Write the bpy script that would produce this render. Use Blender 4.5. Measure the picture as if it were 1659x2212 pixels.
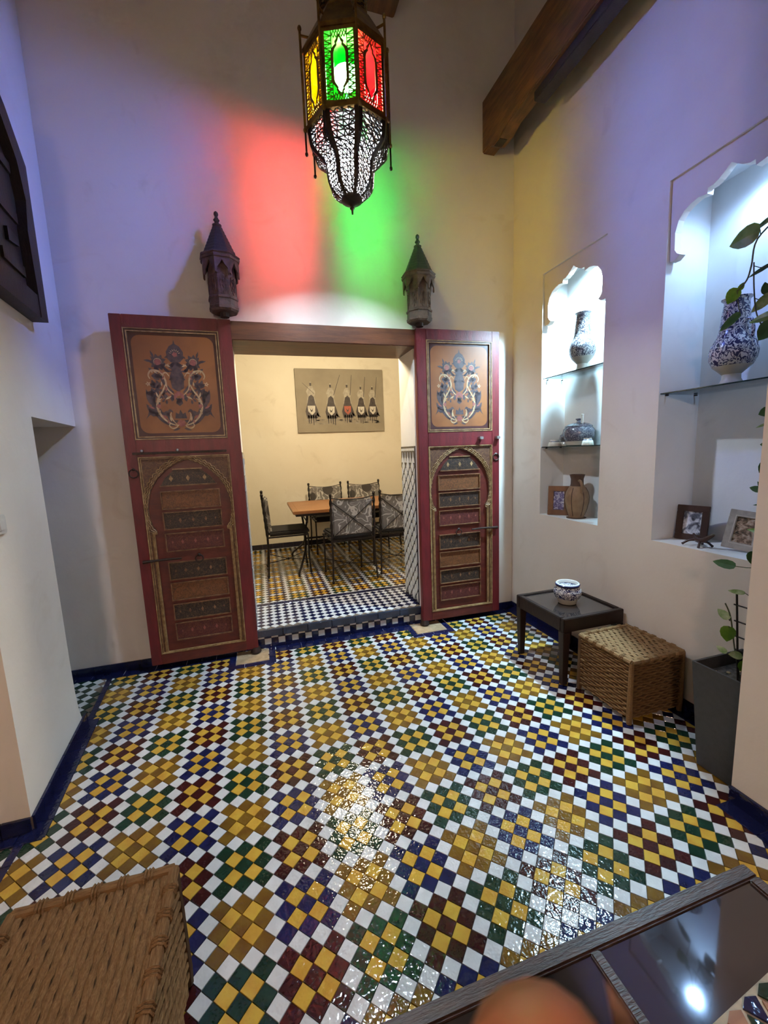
import bpy, bmesh, math, random
from math import sin, cos, pi, radians, sqrt, atan2, hypot
from mathutils import Vector, Matrix, geometry
random.seed(7)
for o in list(bpy.data.objects):
    bpy.data.objects.remove(o)
scene = bpy.context.scene
COL = scene.collection

# ------------------------------------------------------------------ camera, world, exposure
CAM = Vector((0.1716, -1.2596, 1.5211))
CR = Vector((0.95680523, -0.2881075, -0.0389593))      # camera right
CD = Vector((-0.0782185, -0.12603477, -0.98893736))    # camera down
CF = Vector((0.28001004, 0.94926777, -0.14312606))     # camera forward
FPX = 897.5
cd = bpy.data.cameras.new('camera')
cam = bpy.data.objects.new('camera', cd)
COL.objects.link(cam)
m = Matrix.Identity(4)
for i in range(3):
    m[i][0] = CR[i]; m[i][1] = -CD[i]; m[i][2] = -CF[i]; m[i][3] = CAM[i]
cam.matrix_world = m
cd.sensor_fit = 'AUTO'
cd.sensor_width = 36.0
cd.lens = FPX / 2212.0 * 36.0
cd.clip_start = 0.01
cd.clip_end = 60
cd.dof.use_dof = True
cd.dof.focus_distance = 3.2
cd.dof.aperture_fstop = 15.0
scene.camera = cam

w = bpy.data.worlds.new('world')
scene.world = w
w.use_nodes = True
w.node_tree.nodes['Background'].inputs[0].default_value = (1.0, 0.75, 0.6, 1)
w.node_tree.nodes['Background'].inputs[1].default_value = 0.02

vs = scene.view_settings
vs.view_transform = 'Standard'
vs.look = 'None'
vs.exposure = 0.0
vs.gamma = 1.0
vs.use_curve_mapping = False
scene.display_settings.display_device = 'sRGB'
cy = scene.cycles
cy.use_denoising = True
cy.use_adaptive_sampling = True
cy.use_light_tree = False
cy.adaptive_threshold = 0.12
cy.adaptive_min_samples = 16
cy.max_bounces = 6
cy.diffuse_bounces = 3
cy.glossy_bounces = 4
cy.transmission_bounces = 6
cy.transparent_max_bounces = 16
cy.sample_clamp_indirect = 6.0
cy.caustics_reflective = False
cy.caustics_refractive = False
cy.blur_glossy = 0.3

# light strengths (the lamps themselves are built further down, each in its own fixture)
P_LANTERN = 1700.0      # emission of the bulb dome inside the big lantern
P_NICHE_S = 430.0
P_NICHE_B = 24.0
P_DINING = 270.0
P_BOWL = 225.0       # downlight in the pierced bowl
P_REAR = 260.0

# ------------------------------------------------------------------ helpers
def link(o, parent=None, inv=None):
    COL.objects.link(o)
    if parent is not None:
        o.parent = parent
        if inv is not None:
            o.matrix_parent_inverse = inv
    return o

def tag(o, label=None, cat=None, group=None, kind=None):
    if label: o['label'] = label
    if cat: o['category'] = cat
    if group: o['group'] = group
    if kind: o['kind'] = kind
    return o

def thing(name, label, cat, loc=(0, 0, 0), rz=0.0, group=None, kind=None):
    o = bpy.data.objects.new(name, None)
    o.empty_display_size = 0.05
    COL.objects.link(o)
    o.location = loc
    o.rotation_euler = (0, 0, rz)
    tag(o, label, cat, group, kind)
    return o

def winv(t):
    """children modelled in world coordinates under an unrotated thing"""
    return Matrix.Translation(Vector(t.location)).inverted()

def copy_tree(o, parent=None):
    c = o.copy()
    COL.objects.link(c)
    if parent is not None:
        c.parent = parent
    for ch in [x for x in bpy.data.objects if x.parent == o]:
        copy_tree(ch, c)
    return c

class MB:
    def __init__(s):
        s.v = []; s.f = []
    def add(s, vs, fs):
        b = len(s.v)
        s.v += [tuple(v) for v in vs]
        s.f += [tuple(b + i for i in f) for f in fs]
        return s
    def box(s, x0, x1, y0, y1, z0, z1):
        return s.add([(x0, y0, z0), (x1, y0, z0), (x1, y1, z0), (x0, y1, z0), (x0, y0, z1), (x1, y0, z1), (x1, y1, z1), (x0, y1, z1)],
                     [(0, 3, 2, 1), (4, 5, 6, 7), (0, 1, 5, 4), (1, 2, 6, 5), (2, 3, 7, 6), (3, 0, 4, 7)])
    def prism(s, poly, a, b, fn=None):
        """poly: 2D points; extruded between a and b; fn(u, v, w) -> xyz"""
        fn = fn or (lambda u, v, w: (u, v, w))
        n = len(poly)
        vs_ = [fn(u, v, a) for u, v in poly] + [fn(u, v, b) for u, v in poly]
        fs = [tuple(range(n - 1, -1, -1)), tuple(range(n, 2 * n))]
        fs += [(i, (i + 1) % n, n + (i + 1) % n, n + i) for i in range(n)]
        return s.add(vs_, fs)
    def lathe(s, prof, n=24, c=(0, 0, 0), ph=0.0, cap=True):
        k = len(prof)
        vs_ = []
        for r, z in prof:
            for i in range(n):
                a = ph + 2 * pi * i / n
                vs_.append((c[0] + r * cos(a), c[1] + r * sin(a), c[2] + z))
        fs = []
        for j in range(k - 1):
            for i in range(n):
                i2 = (i + 1) % n
                fs.append((j * n + i, j * n + i2, (j + 1) * n + i2, (j + 1) * n + i))
        if cap:
            fs.append(tuple(range(n - 1, -1, -1)))
            fs.append(tuple((k - 1) * n + i for i in range(n)))
        return s.add(vs_, fs)
    def tube(s, pts, rad, n=6, cap=True, twist=0.0, flat=1.0):
        pts = [Vector(p) for p in pts]
        k = len(pts)
        rs = rad if isinstance(rad, (list, tuple)) else [rad] * k
        vs_ = []
        up = None
        for i, p in enumerate(pts):
            d = (pts[min(i + 1, k - 1)] - pts[max(i - 1, 0)])
            if d.length < 1e-9: d = Vector((0, 0, 1))
            d.normalize()
            if up is None:
                up = Vector((0, 0, 1)) if abs(d.z) < 0.9 else Vector((1, 0, 0))
            x = d.cross(up)
            if x.length < 1e-6:
                x = d.cross(Vector((0.3, 0.8, 0.2)))
            x.normalize()
            y = x.cross(d).normalized()
            up = y
            for j in range(n):
                a = 2 * pi * j / n + twist * i
                vs_.append(p + x * (rs[i] * cos(a)) + y * (rs[i] * flat * sin(a)))
        fs = []
        for i in range(k - 1):
            for j in range(n):
                j2 = (j + 1) % n
                fs.append((i * n + j, i * n + j2, (i + 1) * n + j2, (i + 1) * n + j))
        if cap:
            fs.append(tuple(range(n - 1, -1, -1)))
            fs.append(tuple((k - 1) * n + j for j in range(n)))
        return s.add(vs_, fs)
    def bar(s, p, q, wx, wy=None, up=(0, 0, 1)):
        """rectangular bar from p to q"""
        wy = wy or wx
        p = Vector(p); q = Vector(q)
        d = (q - p).normalized()
        u = Vector(up)
        x = d.cross(u)
        if x.length < 1e-4: x = d.cross(Vector((1, 0.1, 0)))
        x.normalize()
        y = x.cross(d).normalized()
        x *= wx / 2; y *= wy / 2
        return s.add([p - x - y, p + x - y, p + x + y, p - x + y, q - x - y, q + x - y, q + x + y, q - x + y],
                     [(0, 3, 2, 1), (4, 5, 6, 7), (0, 1, 5, 4), (1, 2, 6, 5), (2, 3, 7, 6), (3, 0, 4, 7)])
    def ball(s, c, r, n=10, sz=1.0):
        prof = [(max(1e-4, r * sin(pi * i / 6)), -r * sz * cos(pi * i / 6)) for i in range(7)]
        return s.lathe(prof, n, c, cap=False)
    def mesh(s, name, mat=None, smooth=False, bevel=0.0, recalc=True):
        me = bpy.data.meshes.new(name)
        me.from_pydata(s.v, [], s.f)
        if recalc or bevel:
            bm = bmesh.new(); bm.from_mesh(me)
            bmesh.ops.remove_doubles(bm, verts=bm.verts, dist=1e-6)
            bmesh.ops.recalc_face_normals(bm, faces=bm.faces)
            if bevel:
                es = [e for e in bm.edges if len(e.link_faces) == 2 and e.calc_face_angle(0) > 0.6]
                bmesh.ops.bevel(bm, geom=es, offset=bevel, segments=2, affect='EDGES', clamp_overlap=True)
            bm.to_mesh(me); bm.free()
        if mat: me.materials.append(mat)
        if smooth:
            me.polygons.foreach_set('use_smooth', [True] * len(me.polygons))
        me.update()
        return me
    def build(s, name, mat, parent=None, smooth=False, bevel=0.0, recalc=True, local=False):
        o = bpy.data.objects.new(name, s.mesh(name, mat, smooth, bevel, recalc))
        if parent is not None and not local:
            p = parent
            off = Vector((0, 0, 0))
            while p is not None and p.type != 'EMPTY':
                p = p.parent
            link(o, parent, None)
            # every mesh of a world-modelled thing keeps world coordinates
            if parent.type == 'EMPTY':
                o.matrix_parent_inverse = winv(parent)
        else:
            link(o, parent)
        if smooth:
            try:
                mod = o.modifiers.new('auto', 'EDGE_SPLIT'); mod.split_angle = radians(42)
            except Exception:
                pass
        return o

def struct(name, mb, mat, label=None, **k):
    o = mb.build(name, mat, **k)
    o['kind'] = 'structure'
    if label: o['label'] = label
    return o

def bez(p0, p1, p2, p3, n=8):
    p0, p1, p2, p3 = map(Vector, (p0, p1, p2, p3))
    return [p0 * (1 - t) ** 3 + p1 * 3 * t * (1 - t) ** 2 + p2 * 3 * t * t * (1 - t) + p3 * t ** 3 for t in [i / n for i in range(n + 1)]]

def smoothpath(pts, n=6):
    """Catmull-Rom through points (any dimension)"""
    P = [Vector(p) for p in pts]
    out = []
    for i in range(len(P) - 1):
        a = P[max(i - 1, 0)]; b = P[i]; c = P[i + 1]; d = P[min(i + 2, len(P) - 1)]
        for k in range(n):
            t = k / n
            out.append(0.5 * ((2 * b) + (c - a) * t + (2 * a - 5 * b + 4 * c - d) * t * t + (3 * b - a - 3 * c + d) * t ** 3))
    out.append(P[-1])
    return out

# ------------------------------------------------------------------ materials
def nt(name):
    ma = bpy.data.materials.new(name)
    ma.use_nodes = True
    t = ma.node_tree
    b = t.nodes['Principled BSDF']
    return ma, t, b

def pos(t, scale=(1, 1, 1), obj=False):
    mp = t.nodes.new('ShaderNodeMapping')
    mp.inputs['Scale'].default_value = scale
    if obj:
        tc = t.nodes.new('ShaderNodeTexCoord')
        t.links.new(tc.outputs['Object'], mp.inputs['Vector'])
    else:
        g = t.nodes.new('ShaderNodeNewGeometry')
        t.links.new(g.outputs['Position'], mp.inputs['Vector'])
    return mp.outputs['Vector']

def noise(t, vec, scale, detail=3, dist=0.0, rough=0.55):
    n = t.nodes.new('ShaderNodeTexNoise')
    n.inputs['Scale'].default_value = scale
    n.inputs['Detail'].default_value = detail
    n.inputs['Distortion'].default_value = dist
    n.inputs['Roughness'].default_value = rough
    t.links.new(vec, n.inputs['Vector'])
    return n.outputs['Fac']

def ramp(t, fac, stops, interp='LINEAR'):
    r = t.nodes.new('ShaderNodeValToRGB')
    r.color_ramp.interpolation = interp
    el = r.color_ramp.elements
    while len(el) < len(stops): el.new(0.5)
    for e, (p, c) in zip(el, stops):
        e.position = p
        e.color = (c[0], c[1], c[2], 1) if len(c) == 3 else c
    t.links.new(fac, r.inputs['Fac'])
    return r.outputs['Color']

def mix(t, fac, a, b, mode='MIX'):
    n = t.nodes.new('ShaderNodeMix')
    n.data_type = 'RGBA'; n.blend_type = mode
    ins = [i for i in n.inputs if i.type == 'RGBA']
    f = n.inputs[0]
    if isinstance(fac, (int, float)): f.default_value = fac
    else: t.links.new(fac, f)
    for i, v in zip(ins, (a, b)):
        if isinstance(v, (tuple, list)): i.default_value = (*v[:3], 1)
        else: t.links.new(v, i)
    return [o for o in n.outputs if o.type == 'RGBA'][0]

def bump(t, b, h, strength=0.2, dist=0.01):
    n = t.nodes.new('ShaderNodeBump')
    n.inputs['Strength'].default_value = strength
    n.inputs['Distance'].default_value = dist
    t.links.new(h, n.inputs['Height'])
    t.links.new(n.outputs['Normal'], b.inputs['Normal'])
    return n

def M(name, c1, c2=None, rough=0.5, metal=0.0, scale=8, bs=0.0, bscale=None, spec=0.5, stretch=(1, 1, 1), detail=3, lo=0.35, hi=0.65, obj=False, coat=0.0, dist=0.0, bdist=0.01):
    ma, t, b = nt(name)
    b.inputs['Roughness'].default_value = rough
    b.inputs['Metallic'].default_value = metal
    b.inputs['Specular IOR Level'].default_value = spec
    if coat:
        b.inputs['Coat Weight'].default_value = coat
        b.inputs['Coat Roughness'].default_value = 0.08
    if c2 is None: c2 = tuple(x * 0.8 for x in c1)
    v = pos(t, stretch, obj)
    n = noise(t, v, scale, detail, dist)
    t.links.new(ramp(t, n, [(lo, c1), (hi, c2)]), b.inputs['Base Color'])
    if bs:
        n2 = noise(t, v, bscale or scale * 3, 3)
        bump(t, b, n2, bs, bdist)
    return ma

# plaster: warm white limewash with faint stains
def plaster(name, c1, c2, stain, rough=0.75):
    ma, t, b = nt(name)
    v = pos(t)
    n = noise(t, v, 1.3, 5, 0.4)
    base = ramp(t, n, [(0.35, c1), (0.68, c2)])
    n2 = noise(t, v, 3.1, 4, 1.2)
    f = ramp(t, n2, [(0.60, (0, 0, 0)), (0.80, (0.55, 0.55, 0.55))])
    t.links.new(mix(t, f, base, stain), b.inputs['Base Color'])
    b.inputs['Roughness'].default_value = rough
    b.inputs['Specular IOR Level'].default_value = 0.25
    n3 = noise(t, v, 14, 4)
    bump(t, b, n3, 0.18, 0.01)
    return ma

M_PL = plaster('plaster_white', (0.80, 0.765, 0.715), (0.745, 0.70, 0.64), (0.63, 0.56, 0.48))
M_PLR = plaster('plaster_beige', (0.70, 0.625, 0.55), (0.64, 0.56, 0.485), (0.54, 0.45, 0.37))
M_PLN = plaster('plaster_niche', (0.80, 0.80, 0.79), (0.70, 0.70, 0.69), (0.55, 0.55, 0.54))
M_PLD = plaster('plaster_dining', (0.80, 0.735, 0.60), (0.74, 0.665, 0.52), (0.58, 0.5, 0.36))
M_CEIL = M('ceiling_plaster', (0.6, 0.57, 0.53), rough=0.9)
M_BEAM = M('beam_wood', (0.20, 0.085, 0.028), (0.10, 0.042, 0.016), rough=0.55, scale=6, stretch=(6, 1, 6), bs=0.15, bscale=30)
M_LINT = M('lintel_wood', (0.13, 0.045, 0.017), (0.075, 0.026, 0.011), rough=0.45, scale=5, stretch=(1, 8, 8), bs=0.1, bscale=20)
M_RED = M('door_red_paint', (0.15, 0.012, 0.016), (0.095, 0.009, 0.011), rough=0.42, scale=5, stretch=(5, 5, 1), bs=0.12, bscale=40)
M_REDL = M('leaf_red_paint', (0.125, 0.020, 0.012), (0.075, 0.012, 0.009), rough=0.42, scale=5, stretch=(2, 5, 5), bs=0.1, bscale=40)
M_OCH = M('panel_ochre_paint', (0.25, 0.085, 0.020), (0.185, 0.060, 0.016), rough=0.45, scale=4)
M_MAR = M('panel_corner_paint', (0.06, 0.010, 0.010), (0.04, 0.008, 0.008), rough=0.45)
M_GOLD = M('molding_gold_paint', (0.40, 0.26, 0.12), (0.20, 0.105, 0.04), rough=0.4, scale=30)
M_PMOLD = M('panel_molding_paint', (0.24, 0.125, 0.055), (0.10, 0.035, 0.018), rough=0.35, scale=30)
M_MOT = M('motif_dark_paint', (0.035, 0.022, 0.030), (0.07, 0.04, 0.04), rough=0.5, scale=40)
M_MOTP = M('motif_pink_paint', (0.27, 0.085, 0.065), (0.20, 0.055, 0.045), rough=0.5, scale=40)
M_MOTC = M('motif_cream_paint', (0.45, 0.31, 0.17), (0.33, 0.2, 0.1), rough=0.5, scale=40)
M_IRON = M('black_iron', (0.018, 0.015, 0.014), (0.03, 0.022, 0.018), rough=0.45, metal=0.6, scale=30)
M_RUST = M('old_iron', (0.05, 0.028, 0.02), (0.025, 0.016, 0.014), rough=0.55, metal=0.5, scale=40)
M_NAIL = M('worn_nail', (0.45, 0.43, 0.42), (0.30, 0.27, 0.25), rough=0.35, metal=0.8, scale=60)

def carved(name, base, fleck1, fleck2, sc=55):
    """painted flower scrollwork: flat print"""
    ma, t, b = nt(name)
    v = pos(t)
    n = noise(t, v, sc, 2, 1.6)
    c = ramp(t, n, [(0.40, base), (0.455, fleck1), (0.50, base), (0.58, base), (0.62, fleck2), (0.66, base)])
    t.links.new(c, b.inputs['Base Color'])
    b.inputs['Roughness'].default_value = 0.5
    bump(t, b, n, 0.3, 0.004)
    return ma
M_CD = carved('carved_dark', (0.014, 0.008, 0.007), (0.12, 0.065, 0.032), (0.06, 0.034, 0.022), 40)
M_CO = carved('carved_ochre', (0.15, 0.055, 0.016), (0.06, 0.02, 0.010), (0.20, 0.07, 0.03), 34)
M_CR = carved('carved_red', (0.075, 0.012, 0.011), (0.15, 0.045, 0.024), (0.06, 0.012, 0.012), 40)
M_CB = carved('carved_brown', (0.085, 0.032, 0.016), (0.17, 0.085, 0.035), (0.05, 0.02, 0.014), 38)

def glaze(name, c1, c2, rough=0.09, tint=None):
    ma, t, b = nt(name)
    v = pos(t)
    n = noise(t, v, 13.0, 2)
    c = ramp(t, n, [(0.36, c1), (0.64, c2)])
    n2 = noise(t, v, 160.0, 2)
    c = mix(t, ramp(t, n2, [(0.60, (0, 0, 0)), (0.75, (0.3, 0.3, 0.3))]), c, tint or tuple(x * 0.6 for x in c2))
    t.links.new(c, b.inputs['Base Color'])
    b.inputs['Roughness'].default_value = rough
    b.inputs['Specular IOR Level'].default_value = 0.55
    n3 = noise(t, v, 62.0, 1)
    bump(t, b, n3, 0.33, 0.005)
    return ma
G_W = glaze('glaze_white', (0.60, 0.61, 0.62), (0.53, 0.54, 0.55), tint=(0.5, 0.49, 0.46))
G_Y = glaze('glaze_yellow', (0.52, 0.335, 0.048), (0.47, 0.255, 0.036))
G_BR = glaze('glaze_ochre', (0.165, 0.090, 0.013), (0.12, 0.056, 0.010))
G_BL = glaze('glaze_blue', (0.006, 0.008, 0.042), (0.010, 0.014, 0.070))
G_M = glaze('glaze_maroon', (0.045, 0.008, 0.008), (0.024, 0.006, 0.007))
G_G = glaze('glaze_green', (0.006, 0.022, 0.012), (0.010, 0.036, 0.022))
G_NB = glaze('glaze_navy_border', (0.005, 0.007, 0.034), (0.009, 0.012, 0.055))
G_SL = glaze('glaze_slate_blue', (0.020, 0.028, 0.052), (0.028, 0.036, 0.062))
G_BK = glaze('glaze_black', (0.014, 0.013, 0.022), (0.02, 0.018, 0.03))
M_GROUT = M('grout', (0.16, 0.12, 0.085), (0.11, 0.08, 0.055), rough=0.9, scale=20)
M_CREAM = M('cream_grout', (0.55, 0.46, 0.33), (0.42, 0.34, 0.24), rough=0.85, scale=30)
M_STONE = M('pad_stone', (0.42, 0.29, 0.17), (0.29, 0.19, 0.10), rough=0.8, scale=20, bs=0.3)

M_DARKW = M('dark_table_wood', (0.022, 0.010, 0.007), (0.012, 0.006, 0.005), spec=0.3, rough=0.45, scale=10, stretch=(1, 4, 1), bs=0.1, bscale=30)
M_NEARW = M('worn_table_wood', (0.070, 0.034, 0.022), (0.035, 0.018, 0.013), rough=0.4, scale=14, stretch=(1, 6, 1), bs=0.2, bscale=40)
M_SHUT = M('shutter_wood', (0.030, 0.018, 0.016), (0.018, 0.011, 0.010), rough=0.6, scale=8, stretch=(4, 4, 1), bs=0.25, bscale=30)
M_TOPW = M('dining_top_wood', (0.36, 0.16, 0.055), (0.26, 0.105, 0.035), rough=0.4, scale=5, stretch=(1, 10, 1))
M_TURR = M('turret_wood', (0.12, 0.082, 0.052), (0.06, 0.04, 0.028), rough=0.65, scale=25, bs=0.4, bscale=60)
M_TURG = M('turret_wood_red', (0.12, 0.060, 0.048), (0.06, 0.032, 0.027), rough=0.65, scale=25, bs=0.4, bscale=60)
M_ROOFG = M('turret_roof_green', (0.016, 0.032, 0.026), (0.028, 0.045, 0.034), rough=0.6, scale=60, bs=0.4, bscale=90)
M_ROOFR = M('turret_roof_dark', (0.020, 0.015, 0.014), (0.028, 0.021, 0.019), rough=0.6, scale=60, bs=0.4, bscale=90)

def fibre(name, c1, c2, c3, stretch):
    ma, t, b = nt(name)
    v = pos(t, stretch)
    n = noise(t, v, 9, 5, 0.5, 0.7)
    c = ramp(t, n, [(0.30, c1), (0.52, c2), (0.75, c3)])
    t.links.new(c, b.inputs['Base Color'])
    b.inputs['Roughness'].default_value = 0.75
    b.inputs['Specular IOR Level'].default_value = 0.2
    bump(t, b, n, 0.6, 0.006)
    return ma
M_RAFX = fibre('raffia_x', (0.12, 0.060, 0.022), (0.225, 0.125, 0.052), (0.34, 0.215, 0.10), (3, 40, 40))
M_RAFY = fibre('raffia_y', (0.12, 0.060, 0.022), (0.225, 0.125, 0.052), (0.34, 0.215, 0.10), (40, 3, 40))
M_RAFI = M('raffia_core', (0.10, 0.05, 0.02), rough=0.9)

def glassy(name, tint, gloss=0.12, rough=0.02):
    ma = bpy.data.materials.new(name); ma.use_nodes = True
    t = ma.node_tree; t.nodes.clear()
    o = t.nodes.new('ShaderNodeOutputMaterial')
    tr = t.nodes.new('ShaderNodeBsdfTransparent'); tr.inputs[0].default_value = (*tint, 1)
    gl = t.nodes.new('ShaderNodeBsdfGlossy'); gl.inputs['Roughness'].default_value = rough
    fr = t.nodes.new('ShaderNodeFresnel'); fr.inputs[0].default_value = 1.5
    mx = t.nodes.new('ShaderNodeMixShader')
    t.links.new(fr.outputs[0], mx.inputs[0]); t.links.new(tr.outputs[0], mx.inputs[1]); t.links.new(gl.outputs[0], mx.inputs[2])
    t.links.new(mx.outputs[0], o.inputs[0])
    return ma
M_GLASS = glassy('shelf_glass', (0.93, 0.965, 0.96))
M_SMOKE = glassy('smoked_shelf_glass', (0.34, 0.37, 0.38))
M_GEDGE = M('shelf_glass_edge', (0.02, 0.05, 0.05), rough=0.1)
M_TGL = M('table_glass', (0.030, 0.022, 0.020), (0.022, 0.016, 0.015), rough=0.035, scale=3, spec=0.9, coat=0.6)

def stained(name, clear, glow, k=0.04):
    """coloured lantern glass: light passes through it coloured (clear), and it glows where lit from behind (glow)"""
    ma = bpy.data.materials.new(name); ma.use_nodes = True
    t = ma.node_tree; t.nodes.clear()
    o = t.nodes.new('ShaderNodeOutputMaterial')
    tr = t.nodes.new('ShaderNodeBsdfTransparent'); tr.inputs[0].default_value = (*clear, 1)
    tl = t.nodes.new('ShaderNodeBsdfTranslucent'); tl.inputs[0].default_value = (*glow, 1)
    mx = t.nodes.new('ShaderNodeMixShader'); mx.inputs[0].default_value = k
    t.links.new(tr.outputs[0], mx.inputs[1]); t.links.new(tl.outputs[0], mx.inputs[2])
    t.links.new(mx.outputs[0], o.inputs[0])
    return ma
S_Y = stained('glass_yellow', (0.62, 0.50, 0.17), (0.60, 0.36, 0.0))
S_G = stained('glass_green', (0.15, 0.62, 0.19), (0.0, 0.50, 0.01))
S_R = stained('glass_red', (0.82, 0.23, 0.21), (0.70, 0.004, 0.02))
S_B = stained('glass_blue', (0.37, 0.45, 0.86), (0.01, 0.05, 0.60))
S_W = stained('glass_frosted', (0.95, 0.97, 1.0), (0.95, 0.97, 1.0), 0.05)
M_BRASS = M('lantern_brass', (0.30, 0.19, 0.05), (0.16, 0.09, 0.03), rough=0.35, metal=0.9, scale=20)
M_BRONZ = M('lantern_dark_metal', (0.045, 0.03, 0.02), (0.025, 0.018, 0.015), rough=0.4, metal=0.8, scale=20)

def emit(name, col, strength):
    ma = bpy.data.materials.new(name); ma.use_nodes = True
    t = ma.node_tree; t.nodes.clear()
    o = t.nodes.new('ShaderNodeOutputMaterial')
    e = t.nodes.new('ShaderNodeEmission'); e.inputs[0].default_value = (*col, 1); e.inputs[1].default_value = strength
    t.links.new(e.outputs[0], o.inputs[0])
    return ma

def inkware(name, sc, lo, hi, paper=(0.62, 0.61, 0.60), ink=(0.022, 0.022, 0.075), stretch=(1, 1, 1), zlo=None, plain=(0.50, 0.47, 0.40), rough=0.2):
    """white pottery painted with blue brush strokes (flat print)"""
    ma, t, b = nt(name)
    v = pos(t, stretch)
    n = noise(t, v, sc, 1.0, 1.1)
    c = ramp(t, n, [(lo, paper), (lo + 0.015, ink), (hi, ink), (hi + 0.015, paper), (0.62, paper), (0.635, ink), (0.70, ink), (0.715, paper)])
    if zlo is not None:
        g = t.nodes.new('ShaderNodeNewGeometry'); s = t.nodes.new('ShaderNodeSeparateXYZ')
        t.links.new(g.outputs['Position'], s.inputs[0])
        mth = t.nodes.new('ShaderNodeMath'); mth.operation = 'GREATER_THAN'; mth.inputs[1].default_value = zlo
        t.links.new(s.outputs['Z'], mth.inputs[0])
        c = mix(t, mth.outputs[0], plain, c)
    t.links.new(c, b.inputs['Base Color'])
    b.inputs['Roughness'].default_value = rough
    return ma

def fabric(name):
    ma, t, b = nt(name)
    v = pos(t, (1, 1, 1), True)
    n = noise(t, v, 7.5, 0.6, 1.3)
    sw = ramp(t, n, [(0.44, (0.17, 0.155, 0.14)), (0.455, (0.52, 0.50, 0.46)), (0.495, (0.52, 0.50, 0.46)), (0.51, (0.17, 0.155, 0.14)), (0.60, (0.17, 0.155, 0.14)), (0.615, (0.40, 0.38, 0.35)), (0.64, (0.17, 0.155, 0.14))])
    vo = t.nodes.new('ShaderNodeTexVoronoi'); vo.inputs['Scale'].default_value = 4.2
    t.links.new(v, vo.inputs['Vector'])
    med = ramp(t, vo.outputs['Distance'], [(0.0, (0.3, 0.3, 0.3)), (0.05, (0.3, 0.3, 0.3)), (0.07, (1, 1, 1)), (0.36, (1, 1, 1)), (0.38, (0, 0, 0))])
    t.links.new(mix(t, med, sw, (0.060, 0.052, 0.047)), b.inputs['Base Color'])
    b.inputs['Roughness'].default_value = 0.85
    return ma
M_FAB = fabric('cushion_fabric')
M_BLACKF = M('black_cushion_fabric', (0.012, 0.011, 0.011), (0.02, 0.018, 0.017), rough=0.9, scale=60)
M_PLASTIC = M('white_plastic', (0.7, 0.69, 0.66), rough=0.4)
M_POT = M('planter_resin', (0.035, 0.034, 0.036), (0.028, 0.027, 0.028), rough=0.55, scale=40, bs=0.1, bscale=200)
M_SOIL = M('soil', (0.03, 0.022, 0.016), (0.09, 0.075, 0.06), rough=0.95, scale=60, bs=0.8, bscale=70)
M_STEM = M('vine_stem', (0.06, 0.075, 0.03), (0.045, 0.05, 0.025), rough=0.6)
def leafmat(name, c1, c2, sc=18):
    """thin leaf that lets some light through"""
    ma, t, b = nt(name)
    n = noise(t, pos(t), sc, 3)
    c = ramp(t, n, [(0.35, c1), (0.65, c2)])
    t.links.new(c, b.inputs['Base Color'])
    b.inputs['Roughness'].default_value = 0.35
    tl = t.nodes.new('ShaderNodeBsdfTranslucent'); t.links.new(c, tl.inputs[0])
    mx = t.nodes.new('ShaderNodeMixShader'); mx.inputs[0].default_value = 0.4
    t.links.new(b.outputs[0], mx.inputs[1]); t.links.new(tl.outputs[0], mx.inputs[2])
    t.links.new(mx.outputs[0], t.nodes['Material Output'].inputs[0])
    return ma
M_LEAF = leafmat('pothos_leaf', (0.10, 0.24, 0.02), (0.20, 0.34, 0.05))
M_LEAFD = leafmat('dark_pothos_leaf', (0.045, 0.12, 0.04), (0.065, 0.16, 0.06))
M_LEAFV = leafmat('variegated_pothos_leaf', (0.12, 0.24, 0.05), (0.45, 0.48, 0.28), 22)
M_SKIN = M('skin', (0.56, 0.155, 0.075), (0.48, 0.12, 0.06), rough=0.5, scale=60)
M_NAILS = M('finger_nail', (0.50, 0.27, 0.17), rough=0.3)
M_SLEEVE = M('sleeve_cotton', (0.05, 0.05, 0.06), rough=0.9, scale=50)

# ================================================================== STRUCTURE
YB = 2.06          # face of the back wall
XR = 2.39          # face of the right wall
ZT = 5.2
DX0, DX1 = 0.055, 1.45   # doorway
FD = 0.155         # dining room floor

fxz = lambda u, v, w: (u, w, v)      # (x, z) outline extruded along y
fyz = lambda u, v, w: (w, u, v)      # (y, z) outline extruded along x

b = MB().prism([(-1.95, -0.05), (DX0, -0.05), (DX0, 2.475), (DX1, 2.475), (DX1, -0.05), (2.85, -0.05), (2.85, ZT), (-1.95, ZT)], YB, YB + 0.36, fxz)
wall_back = struct('wall_back', b, M_PL, 'tall white plaster wall with the double doorway to the dining room')

b = MB().prism([(-0.86, 0.665), (-0.922, 1.34), (-1.9, 1.34), (-1.9, 0.95), (-2.65, 0.95), (-2.65, 0.665)], -0.05, ZT)
b.prism([(-0.922, 1.34), (-0.985, YB), (-1.3, YB), (-1.3, 1.34)], 1.77, ZT)
fl = [(1.34, 0.42), (1.348, 0.25), (1.362, 0.14), (1.39, 0.06), (1.44, 0.012), (1.44, 0.0), (1.34, 0.0)]
vs_ = []
for X in (0, 1):
    for (y, z) in fl:
        xx = -0.922 - (y - 1.34) * 0.09
        vs_.append((xx if X == 0 else xx - 0.28, y, z))
n = len(fl)
b.add(vs_, [tuple(range(n)), tuple(range(2 * n - 1, n - 1, -1))] + [(i, (i + 1) % n, n + (i + 1) % n, n + i) for i in range(n)])
wall_left = struct('wall_left', b, M_PL, 'left plaster pillar and high wall with the low alcove opening')
struct('wall_alcove', MB().box(-1.95, -1.9, 1.3, YB + 0.05, -0.05, ZT), M_PL, 'end wall of the low alcove behind the left pillar')

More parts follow.
